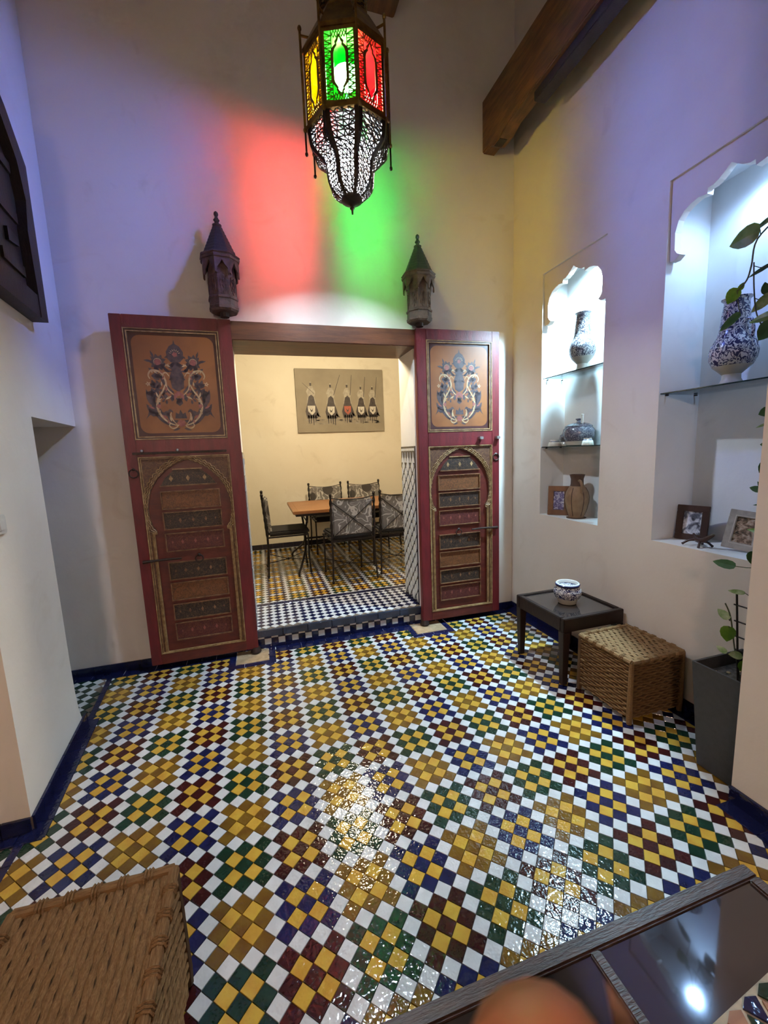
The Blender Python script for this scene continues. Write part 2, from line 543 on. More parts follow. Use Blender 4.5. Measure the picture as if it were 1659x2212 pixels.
NS = (1.04, 1.665, 0.957, 2.83, 2.62)     # small niche: y0 y1 z0 z1 back
NB = (0.02, 0.625, 0.935, 2.89, 2.70)     # big niche
XO = 2.85
b = MB()
b.box(XR, XO, -0.32, NB[0], -0.05, ZT)
b.box(XR, XO, NB[1], NS[0], -0.05, ZT)
b.box(XR, XO, NS[1], YB + 0.36, -0.05, ZT)
for N in (NS, NB):
    b.box(XR, XO, N[0], N[1], -0.05, N[2])
    b.box(XR, XO, N[0], N[1], N[3], ZT)
    b.box(N[4], XO, N[0], N[1], N[2], N[3])
wall_right = struct('wall_right', b, M_PLR, 'right plaster wall with two lit arched niches')

def arch_outline(N, yc, dz):
    half = [(0.264, 2.50), (0.266, 2.586), (0.250, 2.640), (0.222, 2.672), (0.190, 2.688), (0.150, 2.698), (0.106, 2.690),
            (0.104, 2.716), (0.080, 2.716), (0.052, 2.728), (0.026, 2.746), (0.0, 2.768)]
    half = [(0.282, 2.448), (0.258, 2.448), (0.232, 2.466), (0.250, 2.478)] + half
    left = [(yc + d, z + dz) for d, z in half]
    right = [(yc - d, z + dz) for d, z in half[:-1]][::-1]
    return [(N[1], N[3])] + [(N[1] - 0.012, 2.448 + dz)] + left + right + [(N[0] + 0.012, 2.448 + dz)] + [(N[0], N[3])]
for N, yc, dz in ((NS, 1.352, 0.0), (NB, 0.326, 0.034)):
    MB().prism(arch_outline(N, yc, dz), XR + 0.014, XR + 0.055, fyz).build('arch_panel', M_PLR, wall_right)
    q = MB().box(N[4] - 0.002, N[4], N[0], N[1], N[2], N[3])
    q.box(XR + 0.001, N[4], N[0], N[0] + 0.0008, N[2], N[3]); q.box(XR + 0.001, N[4], N[1] - 0.0008, N[1], N[2], N[3])
    q.box(XR + 0.001, N[4], N[0], N[1], N[3] - 0.0008, N[3]); q.box(XR + 0.001, N[4], N[0], N[1], N[2], N[2] + 0.0004)
    q.build('niche_lining', M_PLN, wall_right)

b = MB().prism([(1.98, -0.16), (1.985, -0.165), (2.01, -0.29), (2.85, -0.32), (2.85, -3.3), (1.98, -3.3)], -0.05, ZT)
struct('wall_front_right', b, M_PLR, 'near plaster pillar at the right edge beside the planter')
struct('wall_rear', MB().box(-2.65, 2.85, -3.35, -3.2, -0.05, ZT), M_PL)
struct('wall_far_left', MB().box(-2.75, -2.6, -3.3, 0.95, -0.05, ZT), M_PL)
struct('ceiling', MB().box(-2.75, 2.85, -3.35, YB + 0.36, ZT, ZT + 0.1), M_CEIL)

# dining room shell
struct('wall_dining_back', MB().box(-1.7, 3.5, 5.05, 5.15, 0, 3.2), M_PLD, 'cream dining room wall behind the table')
struct('wall_dining_left', MB().box(-1.75, -1.65, YB + 0.36, 5.1, 0, 3.2), M_PLD)
struct('wall_dining_right', MB().box(3.4, 3.5, YB + 0.36, 5.1, 0, 3.2), M_PLD)
struct('wall_dining_front', MB().prism([(-1.7, 0.0), (DX0 - 0.002, 0.0), (DX0 - 0.002, 2.48), (DX1 + 0.002, 2.48), (DX1 + 0.002, 0.0), (3.5, 0.0), (3.5, 3.2), (-1.7, 3.2)], YB + 0.361, YB + 0.37, fxz), M_PLD)
struct('ceiling_dining', MB().box(-1.7, 3.5, YB + 0.36, 5.1, 3.1, 3.2), M_CEIL)

# ------------------------------------------------------------------ tiles
TS = 0.0487          # glazed tile side
D = 0.05 * sqrt(2)   # lattice step of the diagonal tile grid
COLS = {'w': G_W, 'y': G_Y, 'br': G_BR, 'b': G_BL, 'm': G_M, 'g': G_G}
def tile_geo(h=TS / sqrt(2), th=0.008):
    k = 0.0013
    t = h - k
    return ([(h, 0, -0.0018), (0, h, -0.0018), (-h, 0, -0.0018), (0, -h, -0.0018), (t, 0, 0), (0, t, 0), (-t, 0, 0), (0, -t, 0),
             (h, 0, -th), (0, h, -th), (-h, 0, -th), (0, -h, -th)],
            [(4, 5, 6, 7)] + [(i, (i + 1) % 4, 4 + (i + 1) % 4, 4 + i) for i in range(4)] + [(8 + i, 8 + (i + 1) % 4, (i + 1) % 4, i) for i in range(4)])
TV, TF = tile_geo()
TILE_MESH = {}
for k_, m_ in COLS.items():
    q = MB().add(TV, TF)
    TILE_MESH[k_] = q.mesh('tile_' + k_, m_)

def project(p):
    d = Vector(p) - CAM
    z = d.dot(CF)
    if z < 0.05: return None
    return (829.5 + FPX * d.dot(CR) / z, 1106 + FPX * d.dot(CD) / z, z)

def block_colour(ia, ja):
    i = (ia + 1) // 3
    j = (ja + 1) // 3
    return (('br', 'b')[i % 2]) if j % 2 == 0 else (('g', 'm')[i % 2])
def lattice(x0, x1, y0, y1, ok, ox=0.0, oy=0.0):
    out = []
    for ia in range(int((x0 - ox) / D) - 2, int((x1 - ox) / D) + 3):
        for ja in range(int((y0 - oy) / D) - 2, int((y1 - oy) / D) + 3):
            x, y = ia * D + ox, ja * D + oy
            if ok(x, y): out.append((x, y, block_colour(ia, ja), 'A'))
            x += D / 2; y += D / 2
            if ok(x, y):
                yel = (ia + 1) % 3 < 2 and (ja + 1) % 3 < 2
                out.append((x, y, 'y' if yel else 'w', 'B'))
    return out
def leftline(y):
    return -0.86 - 0.0905 * (y - 0.665)
def ok_main(x, y):
    if x > XR + 0.02 or y > YB or y < -3.2 or x < -2.6: return False
    if y < -0.2 and x > 2.02: return False
    if y > 0.68 and x < leftline(y) + 0.01: return False
    if x < leftline(y) and 0.60 < y: return False
    return True
def ok_alcove(x, y):
    return 1.33 < y < YB and -1.9 < x < leftline(y) - 0.03

floor = struct('floor', MB().box(-2.65, XR + 0.05, -3.25, YB + 0.02, -0.06, -0.0055), M_GROUT, 'courtyard floor of diagonal yellow white and coloured glazed tiles')
tiles = lattice(-2.6, XR, -3.2, YB, ok_main)
tiles += [(x, y, 'w' if t == 'B' else 'g', t) for x, y, c, t in lattice(-1.9, -0.9, 1.3, YB, ok_alcove)]
rank = []
for i, (x, y, c, t) in enumerate(tiles):
    p = project((x, y, 0))
    vis = p is not None and -10 < p[0] < 1669 and 0 < p[1] < 2222
    if vis:
        if p[0] < 415 and p[1] > 1860 + (375 - p[0]) * 0.29: vis = False          # behind the near pouf
        if p[1] > 1850 + (1587 - p[0]) * 0.545: vis = False                         # behind the near table
    rank.append((0 if vis else 1, (p[2] if p else 99), i))
rank.sort()
single = set(r[2] for r in rank[:300])
stuff = {k_: MB() for k_ in COLS}
rng = random.Random(3)
for i, (x, y, c, t) in enumerate(tiles):
    rx = rng.gauss(0, 0.010); ry = rng.gauss(0, 0.010); rz = rng.gauss(0, 0.012); dz = rng.uniform(-0.0006, 0.0004)
    M4 = Matrix.Translation((x, y, dz)) @ Matrix.Rotation(rx, 4, 'X') @ Matrix.Rotation(ry, 4, 'Y') @ Matrix.Rotation(rz, 4, 'Z')
    if i in single:
        o = bpy.data.objects.new('tile', TILE_MESH[c])
        link(o, floor)
        o.matrix_local = M4
    else:
        stuff[c].add([M4 @ Vector(v) for v in TV], TF)
names = {'w': 'white_tiles', 'y': 'yellow_tiles', 'br': 'ochre_tiles', 'b': 'blue_tiles', 'm': 'maroon_tiles', 'g': 'green_tiles'}
def join_meshes(lst, name, parent):
    """several coloured MBs as one mesh object"""
    me = bpy.data.meshes.new(name)
    V = []; F = []; mi = []
    for k, (q, ma) in enumerate(lst):
        base = len(V)
        V += q.v
        F += [tuple(base + i for i in f) for f in q.f]
        mi += [k] * len(q.f)
        me.materials.append(ma)
    me.from_pydata(V, [], F)
    me.polygons.foreach_set('material_index', mi)
    me.update()
    o = bpy.data.objects.new(name, me)
    link(o, parent)
    return o
o = join_meshes([(stuff[k_], COLS[k_]) for k_ in COLS], 'tile_field', floor)
tag(o, kind='stuff')

BT_CACHE = {}
def box_tile(lx, ly, lz, mat):
    key = (round(lx, 4), round(ly, 4), round(lz, 4), mat.name)
    if key not in BT_CACHE:
        k = 0.0015
        hx, hy = lx / 2, ly / 2
        v = [(-hx, -hy, 0), (hx, -hy, 0), (hx, hy, 0), (-hx, hy, 0), (-hx, -hy, lz - k), (hx, -hy, lz - k), (hx, hy, lz - k), (-hx, hy, lz - k),
             (-hx + k, -hy + k, lz), (hx - k, -hy + k, lz), (hx - k, hy - k, lz), (-hx + k, hy - k, lz)]
        f = [(0, 3, 2, 1), (8, 9, 10, 11)]
        for a, c in ((0, 4), (4, 8)):
            f += [(a + i, a + (i + 1) % 4, c + (i + 1) % 4, c + i) for i in range(4)]
        BT_CACHE[key] = MB().add(v, f).mesh('glazed_tile', mat)
    return BT_CACHE[key]
def run(parent, p0, p1, side, width, thick, z, mat, name, length=0.1, upright=False):
    """row of tiles from p0 to p1 in plan; side +1 puts the width to the left of the direction"""
    p0 = Vector((p0[0], p0[1], 0)); p1 = Vector((p1[0], p1[1], 0))
    d = p1 - p0
    L = d.length
    n = max(1, round(L / length))
    d.normalize()
    nrm = Vector((-d.y, d.x, 0)) * side
    ang = atan2(d.y, d.x)
    for i in range(n):
        c = p0 + d * (L * (i + 0.5) / n)
        if upright:
            me = box_tile(L / n - 0.002, thick, width, mat)
            c += nrm * (thick / 2)
        else:
            me = box_tile(L / n - 0.002, width - 0.002, thick, mat)
            c += nrm * (width / 2)
        o = bpy.data.objects.new(name, me)
        link(o, parent)
        o.matrix_local = Matrix.Translation((c.x, c.y, z)) @ Matrix.Rotation(ang + rng.gauss(0, 0.003), 4, 'Z') @ Matrix.Rotation(rng.gauss(0, 0.004), 4, 'X')

# floor borders
LB = leftline
for a, c in (((-0.985, YB), (-0.15, YB)), ((1.66, YB), (XR, YB))):
    run(floor, a, c, -1, 0.105, 0.006, -0.003, G_NB, 'border_tile')
run(floor, (0.19, YB - 0.02), (1.29, YB - 0.02), -1, 0.10, 0.006, -0.003, G_NB, 'border_tile')
for x0, x1 in ((-0.155, 0.185), (1.285, 1.655)):
    run(floor, (x0, 1.825), (x1, 1.825), -1, 0.05, 0.006, -0.003, G_NB, 'border_tile')
    run(floor, (x0, YB - 0.02), (x0, 1.825), 1, 0.05, 0.006, -0.003, G_NB, 'border_tile')
    run(floor, (x1, 1.825), (x1, YB - 0.02), 1, 0.05, 0.006, -0.003, G_NB, 'border_tile')
run(floor, (LB(1.45), 1.45), (-0.86, 0.60), 1, 0.068, 0.006, -0.003, G_NB, 'border_tile')
run(floor, (-0.80, 0.665), (-2.6, 0.665), 1, 0.07, 0.006, -0.003, G_NB, 'border_tile')
run(floor, (LB(1.96), 1.96), (LB(1.45), 1.45), 1, 0.035, 0.006, -0.003, G_NB, 'border_tile')
run(floor, (-0.862, 0.60), (-0.86, -1.2), -1, 0.035, 0.006, -0.003, G_NB, 'border_tile')
run(floor, (XR, 0.0), (XR, 1.96), 1, 0.09, 0.006, -0.003, G_NB, 'border_tile')
run(floor, (1.98, -3.0), (1.98, -0.16), 1, 0.085, 0.006, -0.003, G_NB, 'border_tile', 0.15)
run(floor, (-1.9, YB), (-0.985, YB), -1, 0.08, 0.006, -0.003, G_NB, 'border_tile')
for x0, x1, k in ((-0.105, 0.135, 1), (1.335, 1.605, 2)):
    q = MB().box(x0, x1, 1.827, YB - 0.03, -0.02, 0.004)
    q.build('stone_pad', M_STONE, floor, bevel=0.004)

def baseboard(name, runs, parent_label, h=0.062, length=0.1):
    """grout backing with upright tiles"""
    q = MB()
    for p0, p1 in runs:
        d = Vector((p1[0] - p0[0], p1[1] - p0[1], 0)).normalized()
        nn = Vector((-d.y, d.x, 0))
        q.prism([(p0[0], p0[1]), (p1[0], p1[1]), (p1[0] + nn.x * 0.004, p1[1] + nn.y * 0.004), (p0[0] + nn.x * 0.004, p0[1] + nn.y * 0.004)], 0.002, h - 0.002)
    o = struct(name, q, M_GROUT, parent_label)
    for p0, p1 in runs:
        run(o, p0, p1, 1, h, 0.013, 0.001, G_NB, 'tile', length, True)
    return o
baseboard('baseboard_back', [((DX0 - 0.01, YB), (-1.9, YB)), ((XR, YB), (DX1 + 0.01, YB))], 'navy glazed tile skirting along the back wall')
baseboard('baseboard_left', [((LB(1.44), 1.44), (-0.86, 0.665)), ((-0.86, 0.665), (-2.6, 0.665))], 'navy glazed tile skirting around the left pillar')
baseboard('baseboard_right', [((XR, -0.3), (XR, YB))], 'navy glazed tile skirting under the niches')
baseboard('baseboard_front_right', [((1.98, -3.0), (1.98, -0.16))], 'navy glazed tile skirting on the near right pillar', 0.07, 0.15)
bd = struct('baseboard_dining', MB().box(-1.65, 3.4, 5.046, 5.05, FD + 0.002, FD + 0.072), M_GROUT, 'dark tile skirting of the dining room')
run(bd, (3.4, 5.05), (-1.65, 5.05), 1, 0.075, 0.012, FD, G_BK, 'tile', 0.15, True)

# ------------------------------------------------------------------ step and dining floor
step = struct('floor_step', MB().box(DX0 - 0.01, DX1 + 0.01, YB - 0.008, YB + 0.40, -0.02, FD - 0.006), M_GROUT, 'tiled step up into the dining room')
def put(parent, name, me, x, y, z, rot=None):
    o = bpy.data.objects.new(name, me)
    link(o, parent)
    mm = Matrix.Translation((x, y, z))
    if rot is not None: mm = mm @ rot
    o.matrix_local = mm
    return o
UPR = Matrix.Rotation(radians(90), 4, 'X')      # lies a box tile upright facing -y
nn = 7
W = DX1 - DX0
for i in range(nn):
    put(step, 'nosing_tile', box_tile(W / nn - 0.004, 0.055, 0.024, G_SL), DX0 + W * (i + 0.5) / nn, YB - 0.008, FD - 0.029, UPR)
nsq = 26
pw = W / nsq
for i in range(nsq):
    x = DX0 + pw * (i + 0.5)
    put(step, 'riser_tile', box_tile(pw - 0.002, 0.048, 0.008, G_W if i % 2 else G_NB), x, YB - 0.008, 0.052, UPR)
    put(step, 'riser_tile', box_tile(pw - 0.002, 0.018, 0.008, G_NB if i % 2 else G_W), x, YB - 0.008, 0.087, UPR)
for i in range(13):
    put(step, 'riser_tile', box_tile(W / 13 - 0.002, 0.028, 0.008, G_NB), DX0 + W / 13 * (i + 0.5), YB - 0.008, 0.013, UPR)
def ok_step(x, y):
    return YB + 0.015 < y < 2.60 and ((DX0 + 0.0 < x < DX1) if y < YB + 0.37 else (-0.5 < x < 2.1))
st = lattice(-0.5, 2.1, YB, 2.62, ok_step, 0.02, 0.01)
ranked = sorted(range(len(st)), key=lambda i: (0 if DX0 < st[i][0] < DX1 + 0.02 else 1, st[i][1]))
sing = set(ranked[:300])
rest = {'w': MB(), 'b': MB()}
SN = MB().add(TV, TF).mesh('tile_navy', G_NB)
for i, (x, y, c, t) in enumerate(st):
    M4 = Matrix.Translation((x, y, FD)) @ Matrix.Rotation(rng.gauss(0, 0.006), 4, 'X') @ Matrix.Rotation(rng.gauss(0, 0.006), 4, 'Y')
    if i in sing:
        o = bpy.data.objects.new('tile', TILE_MESH['w'] if t == 'B' else SN)
        link(o, step); o.matrix_local = M4
    else:
        rest['w' if t == 'B' else 'b'].add([M4 @ Vector(v) for v in TV], TF)
fdin = struct('floor_dining', MB().box(-1.65, 3.4, YB + 0.395, 5.06, -0.02, FD - 0.006), M_GROUT, 'dining room floor of small diagonal yellow white and coloured tiles')
tag(join_meshes([(rest['w'], G_W), (rest['b'], G_NB)], 'tile_field', fdin), kind='stuff')
run(fdin, (-0.6, 2.595), (2.4, 2.595), 1, 0.06, 0.006, FD - 0.003, G_NB, 'border_tile')
dt = lattice(-0.8, 3.0, 2.66, 5.05, lambda x, y: -0.8 < x < 3.0 and 2.65 < y < 5.04, 0.03, 0.02)
dst = {k_: MB() for k_ in COLS}
for x, y, c, t in dt:
    M4 = Matrix.Translation((x, y, FD)) @ Matrix.Rotation(rng.gauss(0, 0.006), 4, 'X') @ Matrix.Rotation(rng.gauss(0, 0.006), 4, 'Y')
    dst[c].add([M4 @ Vector(v) for v in TV], TF)
tag(join_meshes([(dst[k_], COLS[k_]) for k_ in COLS], 'tile_field', fdin), kind='stuff')

# tiled dado on the two jambs
def dado(name, X, s, label):
    """s=-1: faces -x (right jamb)"""
    y0, y1 = YB + 0.004, YB + 0.356
    z0, z1 = FD + 0.002, 1.56
    q = MB().box(min(X, X + s * 0.006), max(X, X + s * 0.006), y0, y1, z0, z1)
    o = struct(name, q, G_BK, label)
    cache = {}
    def piece(key, poly, y, z):
        if key not in cache:
            cache[key] = MB().prism(poly, 0.0, 0.004, lambda u, v, w_: (s * w_, u, v)).mesh('dado_tile', G_W)
        put(o, 'tile', cache[key], X + s * 0.0055, y, z)
    Wd = y1 - y0 - 0.02
    piece('band', [(-Wd / 2, -0.011), (Wd / 2, -0.011), (Wd / 2, 0.011), (-Wd / 2, 0.011)], (y0 + y1) / 2, 1.532)
    ns = 5
    for i in range(ns):
        ww = Wd / ns
        y = y0 + 0.01 + ww * (i + 0.5)
        piece('spear', [(-ww * 0.46, 0), (ww * 0.46, 0), (ww * 0.30, 0.035), (ww * 0.10, 0.05), (0, 0.092), (-ww * 0.10, 0.05), (-ww * 0.30, 0.035)], y, 1.418)
    nc, pitch = 3, 0.122
    cw = Wd / nc
    rows = int((1.405 - z0 - 0.02) / (pitch / 2))
    hx = [(-cw * 0.40, 0), (-cw * 0.22, pitch * 0.40), (0, pitch * 0.28), (cw * 0.22, pitch * 0.40), (cw * 0.40, 0), (cw * 0.22, -pitch * 0.40), (0, -pitch * 0.28), (-cw * 0.22, -pitch * 0.40)]
    lz = [(0, pitch * 0.42), (cw * 0.36, 0), (0, -pitch * 0.42), (-cw * 0.36, 0)]
    hx = [(0, pitch * 0.60), (cw * 0.20, pitch * 0.34), (cw * 0.38, 0), (cw * 0.20, -pitch * 0.34), (0, -pitch * 0.60), (-cw * 0.20, -pitch * 0.34), (-cw * 0.38, 0), (-cw * 0.20, pitch * 0.34)]
    hx = [(a * 0.93, c_ * 0.66) for a, c_ in hx]
    half_l = [(max(a, 0), c_) for a, c_ in hx if a >= -1e-9]
    half_r = [(min(a, 0), c_) for a, c_ in hx if a <= 1e-9]
    for r in range(rows):
        z = 1.385 - r * pitch / 2
        if r % 2 == 0:
            for i in range(nc):
                piece('hex', hx, y0 + 0.01 + cw * (i + 0.5), z)
        else:
            for i in range(1, nc):
                piece('hex', hx, y0 + 0.01 + cw * i, z)
            piece('hl', half_l, y0 + 0.012, z)
            piece('hr', half_r, y1 - 0.012, z)
    return o
dado('trim_1', DX1, -1, 'white and black lattice tile dado on the right door jamb')
dado('trim_2', DX0, 1, 'white and black lattice tile dado on the left door jamb')

# ------------------------------------------------------------------ lintel, beams
q = MB().box(DX0 - 0.02, DX1 + 0.02, YB - 0.075, YB + 0.37, 2.345, 2.474)
tag(q.build('lintel', M_LINT, bevel=0.006), 'brown wooden lintel spanning the doorway between the turrets', 'lintel')
q = MB().prism([(1.975, 3.87), (YB + 0.02, 3.87), (YB + 0.02, 4.245), (-2.5, 4.245), (-2.5, 3.86), (1.70, 3.86), (1.80, 3.83), (1.90, 3.83)], 2.10, 2.21, fyz)
bm_ = thing('wooden_beam', 'long brown wooden beam running along the top of the right wall', 'beam', (2.15, 0, 3.86))
q.build('beam', M_BEAM, bm_, bevel=0.008)
MB().box(2.125, 2.215, -2.5, 1.44, 3.80, 3.859).build('batten', M_SHUT, bm_, bevel=0.006)
MB().box(2.108, 2.17, 1.82, 1.90, 3.825, 3.832).build('tenon', M_SHUT, bm_)
tag(MB().prism([(0.92, 4.66), (1.37, 4.655), (1.39, 4.70), (1.39, 4.86), (0.92, 4.86)], YB - 0.14, YB + 0.01, fxz).build('wooden_bracket', M_BEAM, bevel=0.006),
    'dark wooden block high on the back wall behind the lantern', 'bracket')

# ------------------------------------------------------------------ left window with dark shutters
win = thing('window_1', 'dark wooden arched window shutter high on the left wall', 'window', (-0.93, 1.2, 2.29), kind='structure')
def wl(u, v, w_):      # u = y, v = z, w_ = distance off the wall
    return (leftline(u) + w_, u, v)
yc, hw = 1.17, 0.385
top = [(yc + hw, 2.29), (yc + hw, 3.06), (yc + 0.20, 3.22), (yc, 3.33), (yc - 0.20, 3.22), (yc - hw, 3.06), (yc - hw, 2.29)]
inn = [(yc + 0.29, 2.40), (yc + 0.27, 2.70), (yc + 0.31, 2.86), (yc + 0.26, 3.02), (yc + 0.14, 3.13), (yc, 3.19)]
inn = inn + [(2 * yc - a, c) for a, c in inn[:-1][::-1]]
MB().prism(top[:1] + top[1:] + [(yc - hw, 2.29), ] + [(yc - 0.29, 2.29)] + inn[::-1] + [(yc + 0.29, 2.29)], 0.0, 0.075, wl).build('frame', M_SHUT, win, recalc=True)
MB().prism([(yc - 0.29, 2.29), (yc + 0.29, 2.29), (yc + 0.29, 2.40), (yc - 0.29, 2.40)], 0.0, 0.07, wl).build('sill', M_SHUT, win)
for s in (-1, 1):
    lf = [(yc + s * 0.004, 2.40), (yc + s * 0.288, 2.40), (yc + s * 0.30, 2.86), (yc + s * 0.255, 3.02), (yc + s * 0.14, 3.12), (yc + s * 0.004, 3.18)]
    o = MB().prism(lf, 0.0, 0.03, wl).build('shutter', M_SHUT, win)
    for z in (2.47, 2.72, 2.95):
        MB().prism([(yc + s * 0.02, z), (yc + s * 0.26, z), (yc + s * 0.26, z + 0.05), (yc + s * 0.02, z + 0.05)], 0.03, 0.042, wl).build('rail', M_SHUT, o)
    MB().prism([(yc + s * 0.10, 2.58), (yc + s * 0.22, 2.60), (yc + s * 0.22, 2.64), (yc + s * 0.10, 2.64)], 0.03, 0.045, wl).build('latch', M_IRON, o)

# light switch on the left pillar
sw = thing('light_switch', 'white light switch on the left pillar at the frame edge', 'switch', (-0.87, 0.83, 1.28))
MB().prism([(0.775, 1.245), (0.85, 1.245), (0.858, 1.255), (0.858, 1.315), (0.85, 1.325), (0.775, 1.325), (0.767, 1.315), (0.767, 1.255)], 0.0, 0.012, wl).build('plate', M_PLASTIC, sw, bevel=0.002)
MB().prism([(0.788, 1.262), (0.837, 1.262), (0.837, 1.308), (0.788, 1.308)], 0.012, 0.018, wl).build('rocker', M_PLASTIC, sw, bevel=0.002)

# ================================================================== DOORS
def rect(u0, u1, z0, z1):
    return [(u0, z0), (u1, z0), (u1, z1), (u0, z1)]
def rrect(u0, u1, z0, z1, r, n=5):
    out = []
    for cx, cz, a0 in ((u1 - r, z0 + r, -90), (u1 - r, z1 - r, 0), (u0 + r, z1 - r, 90), (u0 + r, z0 + r, 180)):
        for i in range(n + 1):
            a = radians(a0 + 90 * i / n)
            out.append((cx + r * cos(a), cz + r * sin(a)))
    return out
def leafpoly(x, y, ang, ln, wd, n=5):
    """pointed leaf starting at (x, y)"""
    a = radians(ang)
    out = []
    prof = [(t / n, sin(pi * (t / n) ** 0.8) * wd / 2) for t in range(n + 1)]
    pts = [(t * ln, w_) for t, w_ in prof] + [(t * ln, -w_) for t, w_ in prof[1:-1][::-1]]
    return [(x + p * cos(a) - q_ * sin(a), y + p * sin(a) + q_ * cos(a)) for p, q_ in pts]
def ribbon(pts, wd):
    pts = [Vector((p[0], p[1])) for p in pts]
    L = []; R = []
    k = len(pts)
    for i, p in enumerate(pts):
        d = (pts[min(i + 1, k - 1)] - pts[max(i - 1, 0)]).normalized()
        nrm = Vector((-d.y, d.x)) * (wd / 2 * (0.35 + 0.65 * sin(pi * (i + 0.5) / k)))
        L.append(tuple(p + nrm)); R.append(tuple(p - nrm))
    return L + R[::-1]
def blob(x, y, r, n=10, wob=0.0, ph=0.0, k=5):
    return [(x + r * (1 + wob * cos(k * 2 * pi * i / n + ph)) * cos(2 * pi * i / n), y + r * (1 + wob * cos(k * 2 * pi * i / n + ph)) * sin(2 * pi * i / n)) for i in range(n)]

def motif():
    """painted bouquet, half-width 1 = 0.22 m, y 0..1 = 0.60 m, drawn in metres around (0, 0)"""
    A, B_, C_ = [], [], []       # dark, pink, cream
    H, Wd = 0.60, 0.22
    P = lambda x, y: (x * Wd, y * H)
    med = [P(x, y) for x, y in ((0, 1.0), (0.03, 0.955), (0.14, 0.93), (0.24, 0.87), (0.23, 0.80), (0.13, 0.755), (0, 0.75), (-0.13, 0.755), (-0.23, 0.80), (-0.24, 0.87), (-0.14, 0.93), (-0.03, 0.955))]
    A.append(med)
    A.append([P(x, y) for x, y in ((-0.10, 0.75), (0.10, 0.75), (0.24, 0.71), (0.13, 0.67), (0.20, 0.60), (0.17, 0.47), (0, 0.43), (-0.17, 0.47), (-0.20, 0.60), (-0.13, 0.67), (-0.24, 0.71))])
    B_.append(blob(*P(0, 0.84), 0.016, 10, 0.15)); C_.append(blob(*P(0, 0.84), 0.007, 8))
    for r_ in range(7):
        a = radians(20 + 140 * r_ / 6)
        C_.append(leafpoly(P(0, 0.84)[0] + 0.022 * cos(a), P(0, 0.84)[1] + 0.022 * sin(a), math.degrees(a), 0.016, 0.004))
    for s in (-1, 1):
        mx = lambda poly: [(s * x, y) for x, y in poly]
        # rose with dark leaves
        cx, cy_ = P(0.50, 0.755)
        for a in range(0, 360, 40):
            A.append(mx(leafpoly(cx + 0.012 * cos(radians(a)), cy_ + 0.012 * sin(radians(a)), a, 0.042, 0.026)))
        B_.append(mx(blob(cx, cy_, 0.021, 12, 0.12))); C_.append(mx(blob(cx, cy_, 0.006, 8)))
        C_.append(mx(ribbon([(cx + 0.024 * cos(radians(a)), cy_ + 0.024 * sin(radians(a))) for a in range(-40, 220, 26)], 0.004)))
        A.append(mx(leafpoly(*P(0.60, 0.80), 70, 0.05, 0.014))); A.append(mx(leafpoly(*P(0.66, 0.76), 10, 0.05, 0.016)))
        A.append(mx(leafpoly(*P(0.30, 0.80), 150, 0.04, 0.012)))
        # stems and scrolls
        C_.append(mx(ribbon([P(*p) for p in smooth2([(0.10, 0.38), (0.30, 0.46), (0.34, 0.56), (0.42, 0.63), (0.56, 0.66), (0.72, 0.66), (0.80, 0.61), (0.76, 0.57)])], 0.013)))
        A.append(mx(ribbon([P(*p) for p in smooth2([(0.14, 0.42), (0.34, 0.50), (0.44, 0.58), (0.60, 0.615), (0.70, 0.60)])], 0.022)))
        A.append(mx(ribbon([P(*p) for p in smooth2([(0.10, 0.66), (0.24, 0.66), (0.34, 0.70), (0.46, 0.72)])], 0.012)))
        C_.append(mx(ribbon([P(*p) for p in smooth2([(0.22, 0.60), (0.30, 0.64), (0.40, 0.62), (0.38, 0.57)])], 0.008)))
        for t in range(5):
            A.append(mx(leafpoly(*P(0.50 + 0.05 * t, 0.56 - 0.045 * t), 30 - 35 * (t % 2), 0.055, 0.024)))
        C_.append(mx(blob(*P(0.83, 0.515), 0.013, 10, 0.35))); B_.append(mx(blob(*P(0.83, 0.515), 0.005, 6)))
        # tall side leaves
        A.append(mx(leafpoly(*P(0.70, 0.30), 82, 0.10, 0.030))); A.append(mx(leafpoly(*P(0.80, 0.28), 78, 0.11, 0.028)))
        A.append(mx(leafpoly(*P(0.76, 0.18), 60, 0.08, 0.030))); A.append(mx(leafpoly(*P(0.62, 0.36), 95, 0.09, 0.026)))
        # main green curve of the vase of leaves
        C_.append(mx(ribbon([P(*p) for p in smooth2([(0.10, 0.05), (0.34, 0.08), (0.55, 0.16), (0.64, 0.26), (0.58, 0.36), (0.44, 0.44), (0.34, 0.52)])], 0.014)))
        A.append(mx(ribbon([P(*p) for p in smooth2([(0.20, 0.05), (0.46, 0.09), (0.68, 0.19), (0.74, 0.30), (0.66, 0.40)])], 0.026)))
        # lower sweeping acanthus
        A.append(mx([P(*p) for p in ((0.32, 0.03), (0.44, 0.11), (0.60, 0.165), (0.78, 0.155), (0.86, 0.175), (1.0, 0.125), (0.93, 0.165), (0.86, 0.25), (0.80, 0.215), (0.66, 0.205), (0.50, 0.17), (0.40, 0.125))]))
        # inner scrolls
        A.append(mx(ribbon([P(*p) for p in smooth2([(0.18, 0.06), (0.30, 0.10), (0.36, 0.17), (0.30, 0.225), (0.22, 0.20)])], 0.016)))
        C_.append(mx(ribbon([P(*p) for p in smooth2([(0.13, 0.06), (0.24, 0.11), (0.29, 0.17), (0.26, 0.20)])], 0.007)))
        C_.append(mx(ribbon([P(*p) for p in smooth2([(0.05, 0.08), (0.16, 0.03), (0.28, 0.02), (0.36, 0.05), (0.32, 0.075)])], 0.009)))
        B_.append(mx(blob(*P(0.60, 0.27), 0.014, 10, 0.2))); C_.append(mx(blob(*P(0.60, 0.27), 0.006, 8, 0.2)))
        for t in range(4):
            A.append(mx(leafpoly(*P(0.10 + 0.11 * t, 0.30 + 0.02 * t), 140 - 40 * t, 0.06, 0.026)))
